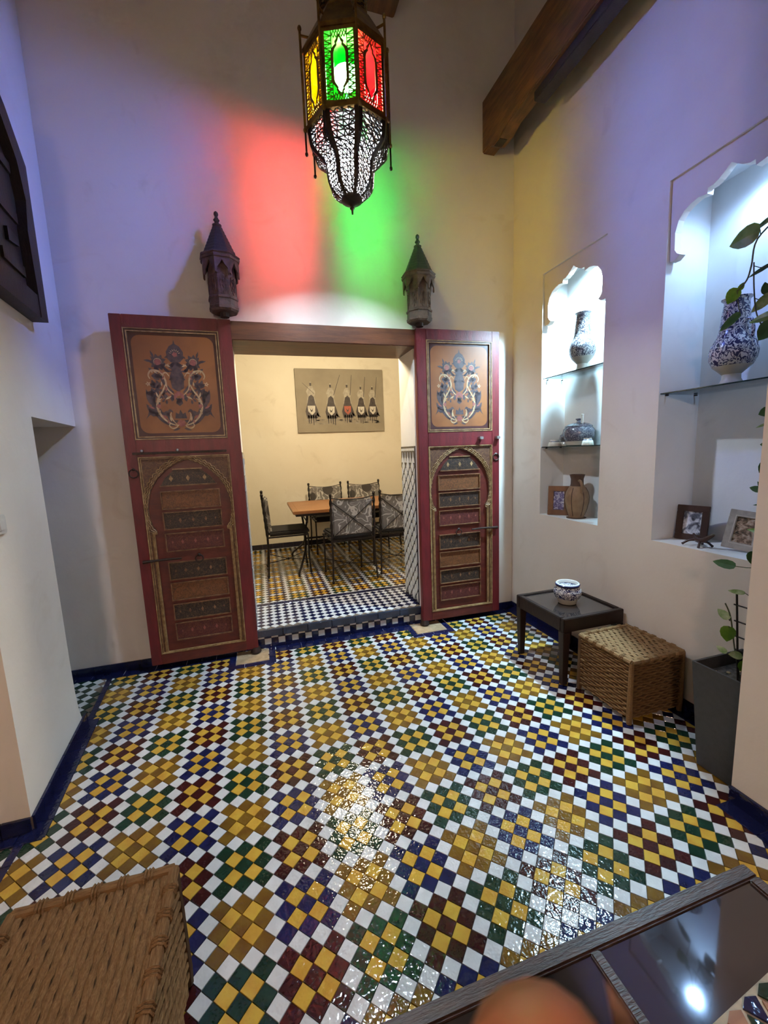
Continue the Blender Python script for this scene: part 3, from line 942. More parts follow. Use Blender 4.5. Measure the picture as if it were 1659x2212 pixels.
        A.append(mx(leafpoly(*P(0.06, 0.02), -20, 0.05, 0.014)))
        B_.append(mx(leafpoly(*P(0.06, 0.42), -70, 0.05, 0.022)))
    rr_ = random.Random(15)
    for i in range(64):
        y = rr_.uniform(0.06, 0.72)
        wm = (0.38 + 2.3 * (y - 0.05)) if y < 0.2 else (0.72 - 0.10 * max(0, y - 0.3))
        x = rr_.uniform(0.14, wm)
        a = rr_.uniform(20, 160)
        lst = A if rr_.random() < 0.66 else (C_ if rr_.random() < 0.6 else B_)
        ln_ = rr_.uniform(0.026, 0.046); wd_ = ln_ * (0.5 if lst is A else 0.28)
        pl_ = leafpoly(*P(x, y), a, ln_, wd_)
        lst.append(pl_); lst.append([(-u, v) for u, v in pl_])
    A.append([P(*p) for p in ((-0.17, 0.13), (0.17, 0.13), (0.14, 0.20), (0.06, 0.18), (0, 0.23), (-0.06, 0.18), (-0.14, 0.20))])
    A.append([P(*p) for p in ((-0.10, 0.30), (0, 0.27), (0.10, 0.30), (0.05, 0.33), (0, 0.37), (-0.05, 0.33))])
    B_.append(blob(*P(0, 0.075), 0.024, 14, 0.2)); B_.append(blob(*P(0, 0.41), 0.016, 12, 0.2)); C_.append(blob(*P(0, 0.06), 0.008, 8, 0.2))
    return A, B_, C_
def smooth2(pts):
    return [(p.x, p.y) for p in smoothpath([Vector((a, c)) for a, c in pts], 4)]
MOT = motif()

ARCH_H = [(0.248, 0.125), (0.248, 0.95), (0.246, 1.00), (0.232, 1.03), (0.256, 1.07), (0.270, 1.15), (0.266, 1.23), (0.240, 1.32), (0.195, 1.395), (0.135, 1.455), (0.070, 1.497), (0.0, 1.522)]

def door(name, hx, s, yf, label):
    t = thing(name, label, 'door', (hx + s * 0.37, yf + 0.02, 0.04), kind='structure')
    W_ = 0.742
    uc = 0.377
    def f(u, z, d):
        return (hx + s * u, yf - d + 0.018 * (-u), z)
    def pr(poly, d0, d1, nm, mat, par=t, bevel=0.0):
        return MB().prism(poly, d0, d1, f).build(nm, mat, par, bevel=bevel)
    pr(rect(0, 0.085, 0.045, 2.475), -0.05, 0, 'stile', M_RED, bevel=0.003)
    pr(rect(0.672, W_, 0.045, 2.475), -0.05, 0, 'stile', M_RED, bevel=0.003)
    pr(rect(0.085, 0.672, 2.392, 2.475), -0.05, 0, 'rail', M_RED, bevel=0.003)
    pr(rect(0.085, 0.672, 1.550, 1.665), -0.05, 0, 'rail', M_RED, bevel=0.003)
    pr(rect(0.085, 0.672, 0.045, 0.122), -0.05, 0, 'rail', M_REDL, bevel=0.003)
    # pivot post foot and top pin
    MB().lathe([(0.030, 0.0), (0.042, 0.012), (0.036, 0.03), (0.028, 0.05)], 12, (hx + s * 0.02, yf + 0.02, 0.003)).build('pivot', M_RUST, t, smooth=True)
    # upper painted panel
    p = pr(rect(0.085, 0.672, 1.665, 2.392), -0.05, -0.016, 'panel', M_MAR)
    pr(rrect(0.125, 0.634, 1.708, 2.352, 0.055), -0.016, -0.0152, 'painted_field', M_OCH, p)
    for nm, polys, ma, d in (('painted_leaves', MOT[0], M_MOT, 0.0006), ('painted_flowers', MOT[1], M_MOTP, 0.0010), ('painted_scrolls', MOT[2], M_MOTC, 0.0008)):
        q = MB()
        for poly in polys:
            q.prism([(uc + x, 1.728 + y) for x, y in poly], -0.0154, -0.0152 + d, f)
        q.build(nm, ma, p)
    def border(u0, u1, z0, z1, wd, d0, d1, nm, mat, par):
        q = MB()
        q.prism(rect(u0, u1, z0, z0 + wd), d0, d1, f); q.prism(rect(u0, u1, z1 - wd, z1), d0, d1, f)
        q.prism(rect(u0, u0 + wd, z0 + wd, z1 - wd), d0, d1, f); q.prism(rect(u1 - wd, u1, z0 + wd, z1 - wd), d0, d1, f)
        return q.build(nm, mat, par)
    border(0.086, 0.671, 1.666, 2.391, 0.006, -0.016, 0.004, 'molding', M_GOLD, t)
    border(0.094, 0.663, 1.674, 2.383, 0.005, -0.016, 0.000, 'molding', M_MAR, t)
    border(0.100, 0.657, 1.680, 2.377, 0.007, -0.016, -0.002, 'molding', M_GOLD, t)
    # lower arched part: spandrel plate, recessed wicket leaf with eight carved panels
    right = [(uc + d, z) for d, z in ARCH_H]
    left = [(uc - d, z) for d, z in ARCH_H[:-1]]
    outline = [(0.085, 0.122)] + left + [(uc, 1.522)] + right[:-1][::-1] + [(0.672, 0.122), (0.672, 1.55), (0.085, 1.55)]
    pr(outline, -0.05, -0.010, 'spandrel', M_CB)
    pr(rect(0.09, 0.667, 0.124, 1.53), -0.05, -0.026, 'wicket', M_REDL)
    border(0.086, 0.671, 0.123, 1.549, 0.006, -0.016, 0.004, 'molding', M_GOLD, t)
    border(0.097, 0.660, 0.130, 1.538, 0.004, -0.016, -0.004, 'molding', M_GOLD, t)
    full = left + [(uc, 1.522)] + right[:-1][::-1]
    path = smooth2(full)
    for off, am, wd, dd in ((0.003, 0.007, 0.0032, -0.007), (0.014, 0.009, 0.0036, -0.006), (0.027, 0.011, 0.0032, -0.007)):
        pts = []
        acc = 0
        for i, (u, z) in enumerate(path):
            a_ = path[max(i - 1, 0)]; c_ = path[min(i + 1, len(path) - 1)]
            dx, dz = c_[0] - a_[0], c_[1] - a_[1]
            L_ = hypot(dx, dz) or 1
            pts.append((u, z, -dz / L_, dx / L_))
        # resample for the scallops
        res = []
        for i in range(len(pts) - 1):
            u0, z0, nx, nz = pts[i]; u1, z1 = pts[i + 1][:2]
            L_ = hypot(u1 - u0, z1 - z0)
            k_ = max(1, int(L_ / 0.006))
            for j in range(k_):
                tt = j / k_
                uu, zz = u0 + (u1 - u0) * tt, z0 + (z1 - z0) * tt
                acc += L_ / k_
                wv = (am * abs(sin(acc * pi / 0.034)) if zz > 1.03 else 0.0)
                o_ = off + wv
                if zz <= 1.03: o_ *= 0.55
                res.append(f(uu + nx * o_, zz + nz * o_, dd))
        res = [p_ for i, p_ in enumerate(res) if i % 1 == 0]
        MB().tube(res, wd, 4).build('arch_molding', M_GOLD, t)
    # carved panels
    u0, u1 = 0.182, 0.556
    zs = [(1.183, 1.298, M_CO), (1.038, 1.15, M_CD), (0.879, 0.997, M_CR), (0.669, 0.786, M_CD), (0.514, 0.633, M_CO), (0.365, 0.473, M_CD), (0.211, 0.329, M_CR)]
    topo = [(0.196, 1.348), (0.556, 1.348), (0.525, 1.398), (0.465, 1.452), (0.288, 1.452), (0.228, 1.398)]
    o = pr(topo, -0.026, -0.0235, 'carved_panel', M_CD)
    pr(rect(0.190, 0.562, 1.339, 1.347), -0.026, -0.012, 'panel_molding', M_PMOLD, o)
    pr(rect(0.280, 0.472, 1.455, 1.461), -0.026, -0.016, 'panel_molding', M_GOLD, o)
    orn = MB()
    for du in (-0.11, 0.0, 0.11):
        orn.prism([(uc + du + a, 1.393 + c) for a, c in ((0.013, 0), (0, 0.022), (-0.013, 0), (0, -0.022))], -0.024, -0.022, f)
    orn.build('ornament', M_GOLD, o)
    for z0, z1, ma in zs:
        o = pr(rect(u0, u1, z0, z1), -0.026, -0.0235, 'carved_panel', ma)
        border(u0 - 0.008, u1 + 0.008, z0 - 0.008, z1 + 0.008, 0.0065, -0.026, -0.012, 'panel_molding', M_PMOLD, o)
        if ma is not M_CO:
            orn = MB()
            for du in (-0.15, -0.085, 0.0, 0.085, 0.15):
                k_ = 0.85 if abs(du) < 0.1 else 0.5
                orn.prism([(uc - 0.006 + du + a * k_, (z0 + z1) / 2 + c * k_) for a, c in ((0.011, 0), (0.004, 0.012), (0, 0.022), (-0.004, 0.012), (-0.011, 0), (0, -0.022))], -0.024, -0.0222, f)
            orn.build('ornament', M_PMOLD if ma is M_CD else M_MOTP, o)
    # iron fittings
    q = MB().tube([f(0.470, 0.822, 0.006), f(0.56, 0.826, 0.008), f(0.66, 0.824, 0.014), f(0.715, 0.822, 0.014)], [0.007, 0.008, 0.009, 0.012], 8)
    q.build('hasp', M_RUST, t)
    def ring(cu, cz, r, d):
        return MB().tube([f(cu + r * sin(2 * pi * i / 16), cz + r * cos(2 * pi * i / 16), d) for i in range(17)], 0.0045, 6, cap=False)
    ring(0.355, 0.805, 0.026, -0.012).build('knocker_ring', M_RUST, t)
    MB().ball(f(0.355, 0.832, -0.014), 0.012, 8).build('ring_boss', M_RUST, t)
    ring(0.706, 1.440, 0.028, 0.006).build('pull_ring', M_RUST, t)
    MB().ball(f(0.706, 1.468, 0.004), 0.009, 8).build('ring_boss', M_NAIL if s > 0 else M_RUST, t)
    if s > 0:
        for u in (0.556, 0.716):
            MB().prism(rect(u - 0.017, u + 0.017, 1.594, 1.618), 0.0, 0.035, f).build('bolt_block', M_NAIL, t, bevel=0.003)
    else:
        MB().prism(rect(0.10, 0.70, 1.566, 1.582), -0.03, 0.010, f).build('bolt_bar', M_RUST, t, bevel=0.003)
        for u in (0.42, 0.64):
            MB().ball(f(u, 1.59, 0.012), 0.010, 8).build('nail', M_NAIL, t)
    return t
door('door_1', 0.060, -1, 1.965, 'red carved wooden door left of the dining doorway with dark iron bolt bar')
door('door_2', 1.438, 1, 1.955, 'red carved wooden door right of the dining doorway with two pale bolt blocks')

# ------------------------------------------------------------------ turrets standing on the door posts
def octo(r, ph=pi / 8, n=8, c=(0, 0)):
    return [(c[0] + r * cos(ph + 2 * pi * i / n), c[1] + r * sin(ph + 2 * pi * i / n)) for i in range(n)]
def turret(x, y, z, label, mb_, mr, rot):
    t = thing('wooden_turret', label, 'turret', (x, y, z), group='carved wooden turrets on the door posts')
    ph = pi / 8 + rot
    c = (x, y, z)
    body = [(0.085, 0.0), (0.098, 0.012), (0.100, 0.030), (0.095, 0.034), (0.095, 0.070), (0.101, 0.076), (0.101, 0.088), (0.092, 0.094), (0.090, 0.24), (0.088, 0.31), (0.105, 0.320)]
    MB().lathe(body, 8, c, ph).build('body', mb_, t)
    MB().lathe([(0.128, 0.318), (0.132, 0.330), (0.126, 0.338), (0.134, 0.345), (0.128, 0.352)], 8, c, ph).build('cornice', mb_, t)
    # hanging muqarnas arches on each face
    for i in range(8):
        a = ph + pi / 8 + 2 * pi * i / 8
        nx, ny = cos(a), sin(a); tx, ty = -ny, nx
        ap0 = 0.113 * cos(pi / 8); ap1 = 0.122 * cos(pi / 8); hw_ = 0.0465
        pol = [(-hw_, 0.322), (hw_, 0.322), (hw_, 0.225), (hw_ - 0.010, 0.215), (hw_ - 0.013, 0.250), (0.018, 0.268), (0.008, 0.285), (0, 0.302), (-0.008, 0.285), (-0.018, 0.268), (-hw_ + 0.013, 0.250), (-hw_ + 0.010, 0.215), (-hw_, 0.225)]
        MB().prism(pol, ap0, ap1, lambda u, v, w_: (x + nx * w_ + tx * u, y + ny * w_ + ty * u, z + v)).build('arch', mb_, t)
        q = MB()
        for zz in (0.115, 0.150, 0.185):
            q.prism([(-0.006, zz), (0, zz - 0.016), (0.006, zz), (0, zz + 0.016)], 0.091 * cos(pi / 8) - 0.003, 0.091 * cos(pi / 8) + 0.006, lambda u, v, w_: (x + nx * w_ + tx * u, y + ny * w_ + ty * u, z + v))
        for sg in (-1, 1):
            q.prism([(sg * 0.014, 0.12), (sg * 0.022, 0.16), (sg * 0.014, 0.21), (sg * 0.010, 0.16)], 0.091 * cos(pi / 8) - 0.003, 0.091 * cos(pi / 8) + 0.005, lambda u, v, w_: (x + nx * w_ + tx * u, y + ny * w_ + ty * u, z + v))
        q.build('carving', mb_, t)
    rf = [(0.112, 0.352)]
    for k in range(9):
        r0 = 0.112 - 0.087 * (k + 0.5) / 9; z0 = 0.352 + 0.195 * (k + 0.5) / 9
        rf += [(r0 + 0.004, z0), (r0, z0 + 0.004)]
    rf += [(0.024, 0.548)]
    MB().lathe(rf, 8, c, ph).build('roof', mr, t)
    MB().lathe([(0.028, 0.546), (0.030, 0.556), (0.015, 0.560), (0.013, 0.575), (0.021, 0.585), (0.013, 0.596), (0.009, 0.606), (0.015, 0.620), (0.013, 0.632), (0.004, 0.640)], 10, c).build('finial', mr, t, smooth=True)
    MB().lathe([(0.03, -0.028), (0.03, 0.002)], 10, c).build('pin', M_RUST, t)
    return t
turret(0.030, 1.935, 2.505, 'carved wooden turret with dark pointed roof above the left door', M_TURG, M_ROOFR, 0.15)
turret(1.462, 1.930, 2.505, 'carved wooden turret with green pointed roof above the right door', M_TURR, M_ROOFG, -0.05)

# ================================================================== THE BIG LANTERN
LX, LY = 0.795, 1.25
lan = thing('hanging_lantern', 'large octagonal brass lantern with coloured glass panes hanging under the ceiling', 'lantern', (LX, LY, 3.27))
ZR = 3.265            # rim between panes and bowl
AP = 0.208            # apothem
RC = AP / cos(pi / 8)
TH0 = radians(90 - 22)          # direction of the pane that faces the back wall
glass = [S_G, S_R, S_B, S_Y, S_G, S_R, S_B, S_Y]   # counter-clockwise seen from above, from the back
names_ = ['green_pane', 'red_pane', 'blue_pane', 'yellow_pane'] * 2
def face_fn(k):
    a = TH0 + k * pi / 4
    nx, ny = cos(a), sin(a); tx, ty = -ny, nx
    return lambda u, z, d: (LX + nx * (AP + d) + tx * u, LY + ny * (AP + d) + ty * u, z)
PW = AP * math.tan(pi / 8)      # half width of a face
Z0, Z1 = ZR + 0.012, ZR + 0.335
zc = (Z0 + Z1) / 2
win_half = [(0.0, -0.128), (0.007, -0.108), (0.013, -0.098), (0.011, -0.092), (0.026, -0.070), (0.030, -0.055), (0.030, 0.058), (0.024, 0.078), (0.012, 0.092), (0.014, 0.102), (0.007, 0.112), (0.0, 0.134)]
win_poly = win_half + [(-x, y) for x, y in win_half[1:-1][::-1]]
for k in range(8):
    f = face_fn(k)
    MB().prism(rect(-PW + 0.004, PW - 0.004, Z0, Z1), -0.006, -0.004, f).build(names_[k], glass[k], lan)
    q = MB()
    # solid frame of the pane
    fw = 0.013
    q.prism(rect(-PW, -PW + fw, Z0 - 0.012, Z1 + 0.012), -0.003, 0.003, f); q.prism(rect(PW - fw, PW, Z0 - 0.012, Z1 + 0.012), -0.003, 0.003, f)
    q.prism(rect(-PW + fw, PW - fw, Z0 - 0.012, Z0 + 0.012), -0.003, 0.003, f); q.prism(rect(-PW + fw, PW - fw, Z1 - 0.006, Z1 + 0.012), -0.003, 0.003, f)
    # band around the central window
    out_ = [(x * 1.38 + (0.004 if x > 0 else -0.004 if x < 0 else 0), y * 1.06) for x, y in win_poly]
    n_ = len(win_poly)
    for i in range(n_):
        j = (i + 1) % n_
        q.prism([(win_poly[i][0], zc + win_poly[i][1]), (win_poly[j][0], zc + win_poly[j][1]), (out_[j][0], zc + out_[j][1]), (out_[i][0], zc + out_[i][1])], -0.002, 0.002, f)
    # pierced filigree strips beside the window
    xa, xb = 0.040, PW - fw
    r2 = random.Random(40 + k)
    for sg in (-1, 1):
        zz = Z0 + 0.014
        side = 0
        while zz < Z1 - 0.016:
            st_ = 0.0165
            pa = (sg * (xa if side else xb), zz); pb = (sg * (xb if side else xa), min(zz + st_, Z1 - 0.006))
            q.bar(f(*pa, 0), f(*pb, 0), 0.0060, 0.003); q.bar(f(sg * xa, zz, 0), f(sg * xb, zz, 0), 0.0035, 0.003)
            side = 1 - side; zz += st_
        q.bar(f(sg * xa, Z0 + 0.01, 0), f(sg * xa, Z1 - 0.004, 0), 0.006, 0.003)
    for zz0, zz1 in ((Z0 + 0.012, Z0 + 0.046), (Z1 - 0.036, Z1 - 0.006)):
        for i in range(-3, 3):
            xx = i * 0.0135
            q.bar(f(xx, zz0, 0), f(xx + 0.0135, zz1, 0), 0.0055, 0.003); q.bar(f(xx + 0.0135, zz0, 0), f(xx, zz1, 0), 0.0055, 0.003)
    q.build('pierced_panel', M_BRASS, lan, recalc=False)
# corner rods with finials
for k in range(8):
    a = TH0 + (k + 0.5) * pi / 4
    px_, py_ = LX + cos(a) * (RC + 0.016), LY + sin(a) * (RC + 0.016)
    o = MB().tube([(px_, py_, ZR - 0.01), (px_, py_, ZR + 0.455)], 0.0065, 8).build('corner_rod', M_BRASS, lan, smooth=True)
    MB().ball((px_, py_, ZR + 0.462), 0.011, 8, 1.3).build('finial', M_BRASS, o); MB().ball((px_, py_, ZR - 0.014), 0.011, 8, 1.3).build('finial', M_BRASS, o)
    o = MB().tube([(px_, py_, ZR - 0.02), (px_, py_, ZR - 0.125)], 0.005, 8).build('lower_rod', M_BRONZ, lan, smooth=True)
    MB().ball((px_, py_, ZR - 0.13), 0.009, 8, 1.3).build('finial', M_BRONZ, o)
    for zz in (ZR + 0.002, ZR + 0.43):
        MB().bar((LX + cos(a) * (RC - 0.004 if zz < ZR + 0.1 else RC - 0.05), LY + sin(a) * (RC - 0.004 if zz < ZR + 0.1 else RC - 0.05), zz), (px_, py_, zz), 0.008).build('bracket', M_BRASS, lan)
# rims, shoulder, neck
def oct_lathe(prof, mat, nm, **k_):
    return MB().lathe([(r / cos(pi / 8), z) for r, z in prof], 8, (LX, LY, 0), TH0 + pi / 8, **k_).build(nm, mat, lan)
def ring_oct(r0, r1, z0, z1, mat, nm):
    q = MB().lathe([(r0 / cos(pi / 8), z0), (r1 / cos(pi / 8), z0), (r1 / cos(pi / 8), z1), (r0 / cos(pi / 8), z1), (r0 / cos(pi / 8), z0)], 8, (LX, LY, 0), TH0 + pi / 8, cap=False)
    return q.build(nm, mat, lan)
ring_oct(AP - 0.012, AP + 0.010, ZR - 0.010, ZR + 0.006, M_BRASS, 'rim')
oct_lathe([(AP - 0.01, Z1 + 0.012), (AP + 0.008, Z1 + 0.014), (AP + 0.008, Z1 + 0.034), (AP, Z1 + 0.05), (0.165, Z1 + 0.13), (0.140, Z1 + 0.175), (0.132, Z1 + 0.185), (0.128, Z1 + 0.20)], M_BRASS, 'shoulder')
oct_lathe([(0.118, Z1 + 0.20), (0.120, Z1 + 0.30), (0.135, Z1 + 0.40), (0.160, Z1 + 0.48), (0.10, Z1 + 0.56), (0.05, Z1 + 0.64), (0.02, Z1 + 0.70)], M_BRONZ, 'neck')
nk = MB()
r2 = random.Random(5)
for k in range(8):
    a = TH0 + k * pi / 4
    nx, ny = cos(a), sin(a); tx, ty = -ny, nx
    for i in range(26):
        z_ = Z1 + 0.205 + i * 0.0105
        ap = 0.119 + max(0, z_ - Z1 - 0.30) * 0.15
        for j in (-1, 0, 1):
            u = j * 0.030 + (0.012 if i % 2 else -0.006)
            nk.bar((LX + nx * (ap + 0.003) + tx * (u - 0.011), LY + ny * (ap + 0.003) + ty * (u - 0.011), z_), (LX + nx * (ap + 0.003) + tx * (u + 0.011), LY + ny * (ap + 0.003) + ty * (u + 0.011), z_ + (0.010 if (i + j) % 2 else -0.006)), 0.003)
nk.build('neck_filigree', M_BRASS, lan, recalc=False)
MB().tube([(LX, LY, Z1 + 0.70), (LX, LY, ZT)], 0.008, 6).build('chain', M_BRONZ, lan)
# pierced bowl: eight gores with frosted glass behind
prof = [(AP - 0.002, ZR - 0.008), (AP - 0.003, ZR - 0.05), (AP - 0.010, ZR - 0.09), (AP - 0.030, ZR - 0.115), (0.150, ZR - 0.135), (0.130, ZR - 0.155), (0.122, ZR - 0.185), (0.121, ZR - 0.225), (0.117, ZR - 0.255), (0.104, ZR - 0.285), (0.082, ZR - 0.310), (0.052, ZR - 0.328)]
# arc-length table
cum = [0.0]
for i in range(1, len(prof)):
    cum.append(cum[-1] + hypot(prof[i][0] - prof[i - 1][0], prof[i][1] - prof[i - 1][1]))
def at_s(s_):
    s_ *= cum[-1]
    for i in range(1, len(prof)):
        if s_ <= cum[i] + 1e-9:
            t_ = (s_ - cum[i - 1]) / (cum[i] - cum[i - 1])
            return (prof[i - 1][0] + (prof[i][0] - prof[i - 1][0]) * t_, prof[i - 1][1] + (prof[i][1] - prof[i - 1][1]) * t_)
    return prof[-1]
def gp(k, s_, t_, off=0.0):
    """point on gore k; s_ 0..1 down, t_ -1..1 across the gore"""
    r, z = at_s(s_)
    r += off
    a = TH0 + k * pi / 4
    u = r * math.tan(pi / 8) * t_
    return Vector((LX + cos(a) * r - sin(a) * u, LY + sin(a) * r + cos(a) * u, z))
liner = MB().lathe([((r - 0.004) / cos(pi / 8), z) for r, z in prof], 8, (LX, LY, 0), TH0 + pi / 8, cap=False)
liner.build('frosted_liner', S_W, lan)
for k in range(8):
    q = MB()
    r2 = random.Random(90 + k)
    NR, NC = 19, 4
    grid = []
    for i in range(NR + 1):
        row = []
        for j in range(NC + 1):
            jt = 0 if j in (0, NC) else r2.uniform(-0.12, 0.12)
            js = 0 if i in (0, NR) else r2.uniform(-0.012, 0.012)
            row.append(((i / NR) * 0.97 + js, (-0.76 + 1.52 * j / NC) + jt))
        grid.append(row)
    for i in range(NR + 1):
        for j in range(NC + 1):
            es = []
            if j < NC: es.append((i, j + 1))
            if i < NR: es.append((i + 1, j))
            if i < NR and j < NC: es.append((i + 1, j + 1))
            if i < NR and j > 0 and (i + j) % 2: es[-1:] = [(i + 1, j - 1)] if j == NC else es[-1:]
            for (a_, c_) in es:
                w_ = 0.0062 * (0.55 + 0.45 * at_s(grid[i][j][0])[0] / AP)
                q.bar(gp(k, *grid[i][j], 0.001), gp(k, *grid[a_][c_], 0.001), w_, 0.003)
    q.build('pierced_gore', M_BRONZ, lan, recalc=False)
    # rib along the edge of the gore
    rb = MB()
    N_ = 14
    for i in range(N_):
        s0, s1 = i / N_, (i + 1) / N_
        vsr = []
        for s_ in (s0, s1):
            for t_ in (0.74, 1.0):
                vsr.append(gp(k, s_, t_, 0.004))
            vsr.append(gp((k + 1) % 8, s_, -0.74, 0.004))
        rb.add(vsr, [(0, 1, 4, 3), (1, 2, 5, 4)])
    rb.build('rib', M_BRONZ, lan, recalc=False)
MB().lathe([(0.062, ZR - 0.322), (0.060, ZR - 0.334), (0.040, ZR - 0.346), (0.016, ZR - 0.354), (0.010, ZR - 0.362), (0.014, ZR - 0.370), (0.006, ZR - 0.380), (0.005, ZR - 0.40)], 16, (LX, LY, 0)).build('bottom_cap', M_BRONZ, lan, smooth=True)
# the bulb: opaque base above, glowing dome below
BZ = ZR + 0.300
dome = [(0.0005, -0.074), (0.028, -0.069), (0.052, -0.052), (0.066, -0.026), (0.070, 0.0)]
lamp = MB().lathe([(0.070, 0.0), (0.062, 0.02), (0.030, 0.05), (0.018, 0.055), (0.018, 0.08)], 16, (LX, LY, BZ)).build('bulb_base', M_PLASTIC, lan, smooth=True)
MB().lathe(dome, 20, (LX, LY, BZ), cap=False).build('bulb', emit('bulb_glow', (0.82, 0.93, 1.0), P_LANTERN), lan)
MB().lathe([(0.0005, 0.0), (0.048, 0.0)], 20, (LX, LY, ZR - 0.034), cap=False).build('downlight_lens', emit('bowl_lens_glow', (0.66, 0.84, 1.0), 60.0), lan)
ld = bpy.data.lights.new('lantern_downlight', 'AREA')
ld.shape = 'DISK'; ld.size = 0.12; ld.energy = P_BOWL; ld.color = (0.76, 0.88, 1.0); ld.spread = radians(118)
lo = bpy.data.objects.new('lantern_downlight', ld)
link(lo, lan, None)
lo.location = (0, 0, ZR - 0.038 - lan.location.z)
MB().lathe([(0.056, -0.004), (0.056, 0.012), (0.030, 0.022), (0.014, 0.03), (0.014, 0.22)], 20, (LX, LY, ZR - 0.028)).build('downlight', M_PLASTIC, lan, smooth=True)

# ------------------------------------------------------------------ niche spots, dining pendant, rear wall lamp
def puck(name, x, y, z, r, power, col, label):
    t = thing(name, label, 'light', (x, y, z))
    MB().lathe([(r, 0.0), (r + 0.012, -0.002), (r + 0.012, -0.012), (r, -0.014), (r - 0.003, -0.006), (r - 0.003, 0.0)], 20, (x, y, z), cap=False).build('ring', M_NAIL, t, smooth=True)
    MB().lathe([(0.0005, -0.006), (r - 0.003, -0.006)], 20, (x, y, z), cap=False).build('lens', emit('led_' + name + str(round(y, 2)), col, power * 6), t)
    ld = bpy.data.lights.new('niche_led', 'SPOT')
    ld.energy = power; ld.color = col; ld.spot_size = radians(155); ld.spot_blend = 0.6; ld.shadow_soft_size = 0.03
    lo = bpy.data.objects.new('niche_led', ld)
    link(lo, t, None)
    lo.location = (0, 0, -0.06)
    return t
puck('niche_spot', 2.49, 1.27, NS[3], 0.03, P_NICHE_S, (0.50, 0.80, 1.0), 'recessed white spot light in the ceiling of the small niche')
puck('niche_spot', 2.53, 0.27, NB[3], 0.03, P_NICHE_B, (0.34, 0.58, 1.0), 'recessed white spot light in the ceiling of the large niche')

pen = thing('pendant_lamp', 'warm pendant lamp of the dining room whose dark tip shows under the lintel', 'lamp', (0.985, 3.05, 3.1))
MB().tube([(0.985, 3.05, 3.1), (0.985, 3.05, 2.90)], 0.006, 6).build('rod', M_IRON, pen)
MB().lathe([(0.02, 2.93), (0.12, 2.90), (0.19, 2.84), (0.188, 2.835), (0.11, 2.895), (0.02, 2.92)], 20, (0.985, 3.05, 0), cap=False).build('shade', M_BRONZ, pen, smooth=True)
MB().lathe([(0.05, 2.855), (0.095, 2.83), (0.122, 2.765), (0.110, 2.70), (0.065, 2.655), (0.03, 2.642)], 20, (0.985, 3.05, 0)).build('globe', emit('pendant_glow', (1.0, 0.84, 0.57), P_DINING), pen, smooth=True)
MB().lathe([(0.030, 2.648), (0.022, 2.632), (0.012, 2.610), (0.004, 2.585), (0.001, 2.570)], 10, (0.985, 3.05, 0)).build('tip', M_IRON, pen)

rl = thing('wall_lamp', 'warm globe wall lamp behind the viewer', 'lamp', (-0.6, -3.2, 2.4))
MB().tube([(-0.6, -3.2, 2.3), (-0.6, -3.05, 2.28), (-0.6, -3.0, 2.34)], 0.012, 8).build('arm', M_BRASS, rl)
MB().lathe([(0.03, 2.34), (0.09, 2.40), (0.11, 2.48), (0.09, 2.56), (0.03, 2.61)], 16, (-0.6, -3.0, 0)).build('globe', emit('wall_lamp_glow', (1.0, 0.70, 0.55), P_REAR), rl, smooth=True)
MB().lathe([(0.24, 2.50), (0.20, 2.60), (0.10, 2.67), (0.03, 2.69)], 20, (-0.6, -3.0, 0), cap=False).build('shade', M_BRONZ, rl, smooth=True)  # added unseen dome that blocks the lamp's upward light

# ================================================================== FURNITURE IN THE COURT
def table(name, label, x0, x1, y0, y1, h, mat, rail=0.09, leg=0.052, dividers=()):
    t = thing(name, label, 'table', ((x0 + x1) / 2, (y0 + y1) / 2, 0))
    e = 0.034
    zb = h - rail
    MB().box(x0, x1, y0, y0 + e, zb, h).build('apron', mat, t, bevel=0.004)
    MB().box(x0, x1, y1 - e, y1, zb, h).build('apron', mat, t, bevel=0.004)
    MB().box(x0, x0 + e, y0 + e, y1 - e, zb, h).build('apron', mat, t, bevel=0.004)
    MB().box(x1 - e, x1, y0 + e, y1 - e, zb, h).build('apron', mat, t, bevel=0.004)
    xs = [x0 + e] + list(dividers) + [x1 - e]
    for a, c in zip(xs[:-1], xs[1:]):
        MB().box(a + (0.012 if a in dividers else 0), c - (0.012 if c in dividers else 0), y0 + e, y1 - e, h - 0.020, h - 0.008).build('glass_top', M_TGL, t)
    for d_ in dividers:
        MB().box(d_ - 0.012, d_ + 0.012, y0 + e, y1 - e, zb, h - 0.001).build('divider', mat, t, bevel=0.003)
    for lx in (x0, x1 - leg):
        for ly in (y0, y1 - leg):
            q = MB()
            k = 0.008
            q.add([(lx + k, ly + k, 0.004), (lx + leg - k, ly + k, 0.004), (lx + leg - k, ly + leg - k, 0.004), (lx + k, ly + leg - k, 0.004), (lx, ly, zb), (lx + leg, ly, zb), (lx + leg, ly + leg, zb), (lx, ly + leg, zb)],
                  [(0, 3, 2, 1), (4, 5, 6, 7), (0, 1, 5, 4), (1, 2, 6, 5), (2, 3, 7, 6), (3, 0, 4, 7)])
            q.build('leg', mat, t, bevel=0.003)
    return t
table('side_table', 'square dark wood side table with glass top under the small niche', 1.905, 2.372, 0.775, 1.275, 0.45, M_DARKW)
table('coffee_table', 'dark wood coffee table with two glass panes in the near right corner', 0.285, 1.275, -1.12, -0.630, 0.45, M_NEARW, 0.06, 0.05, (0.778,))

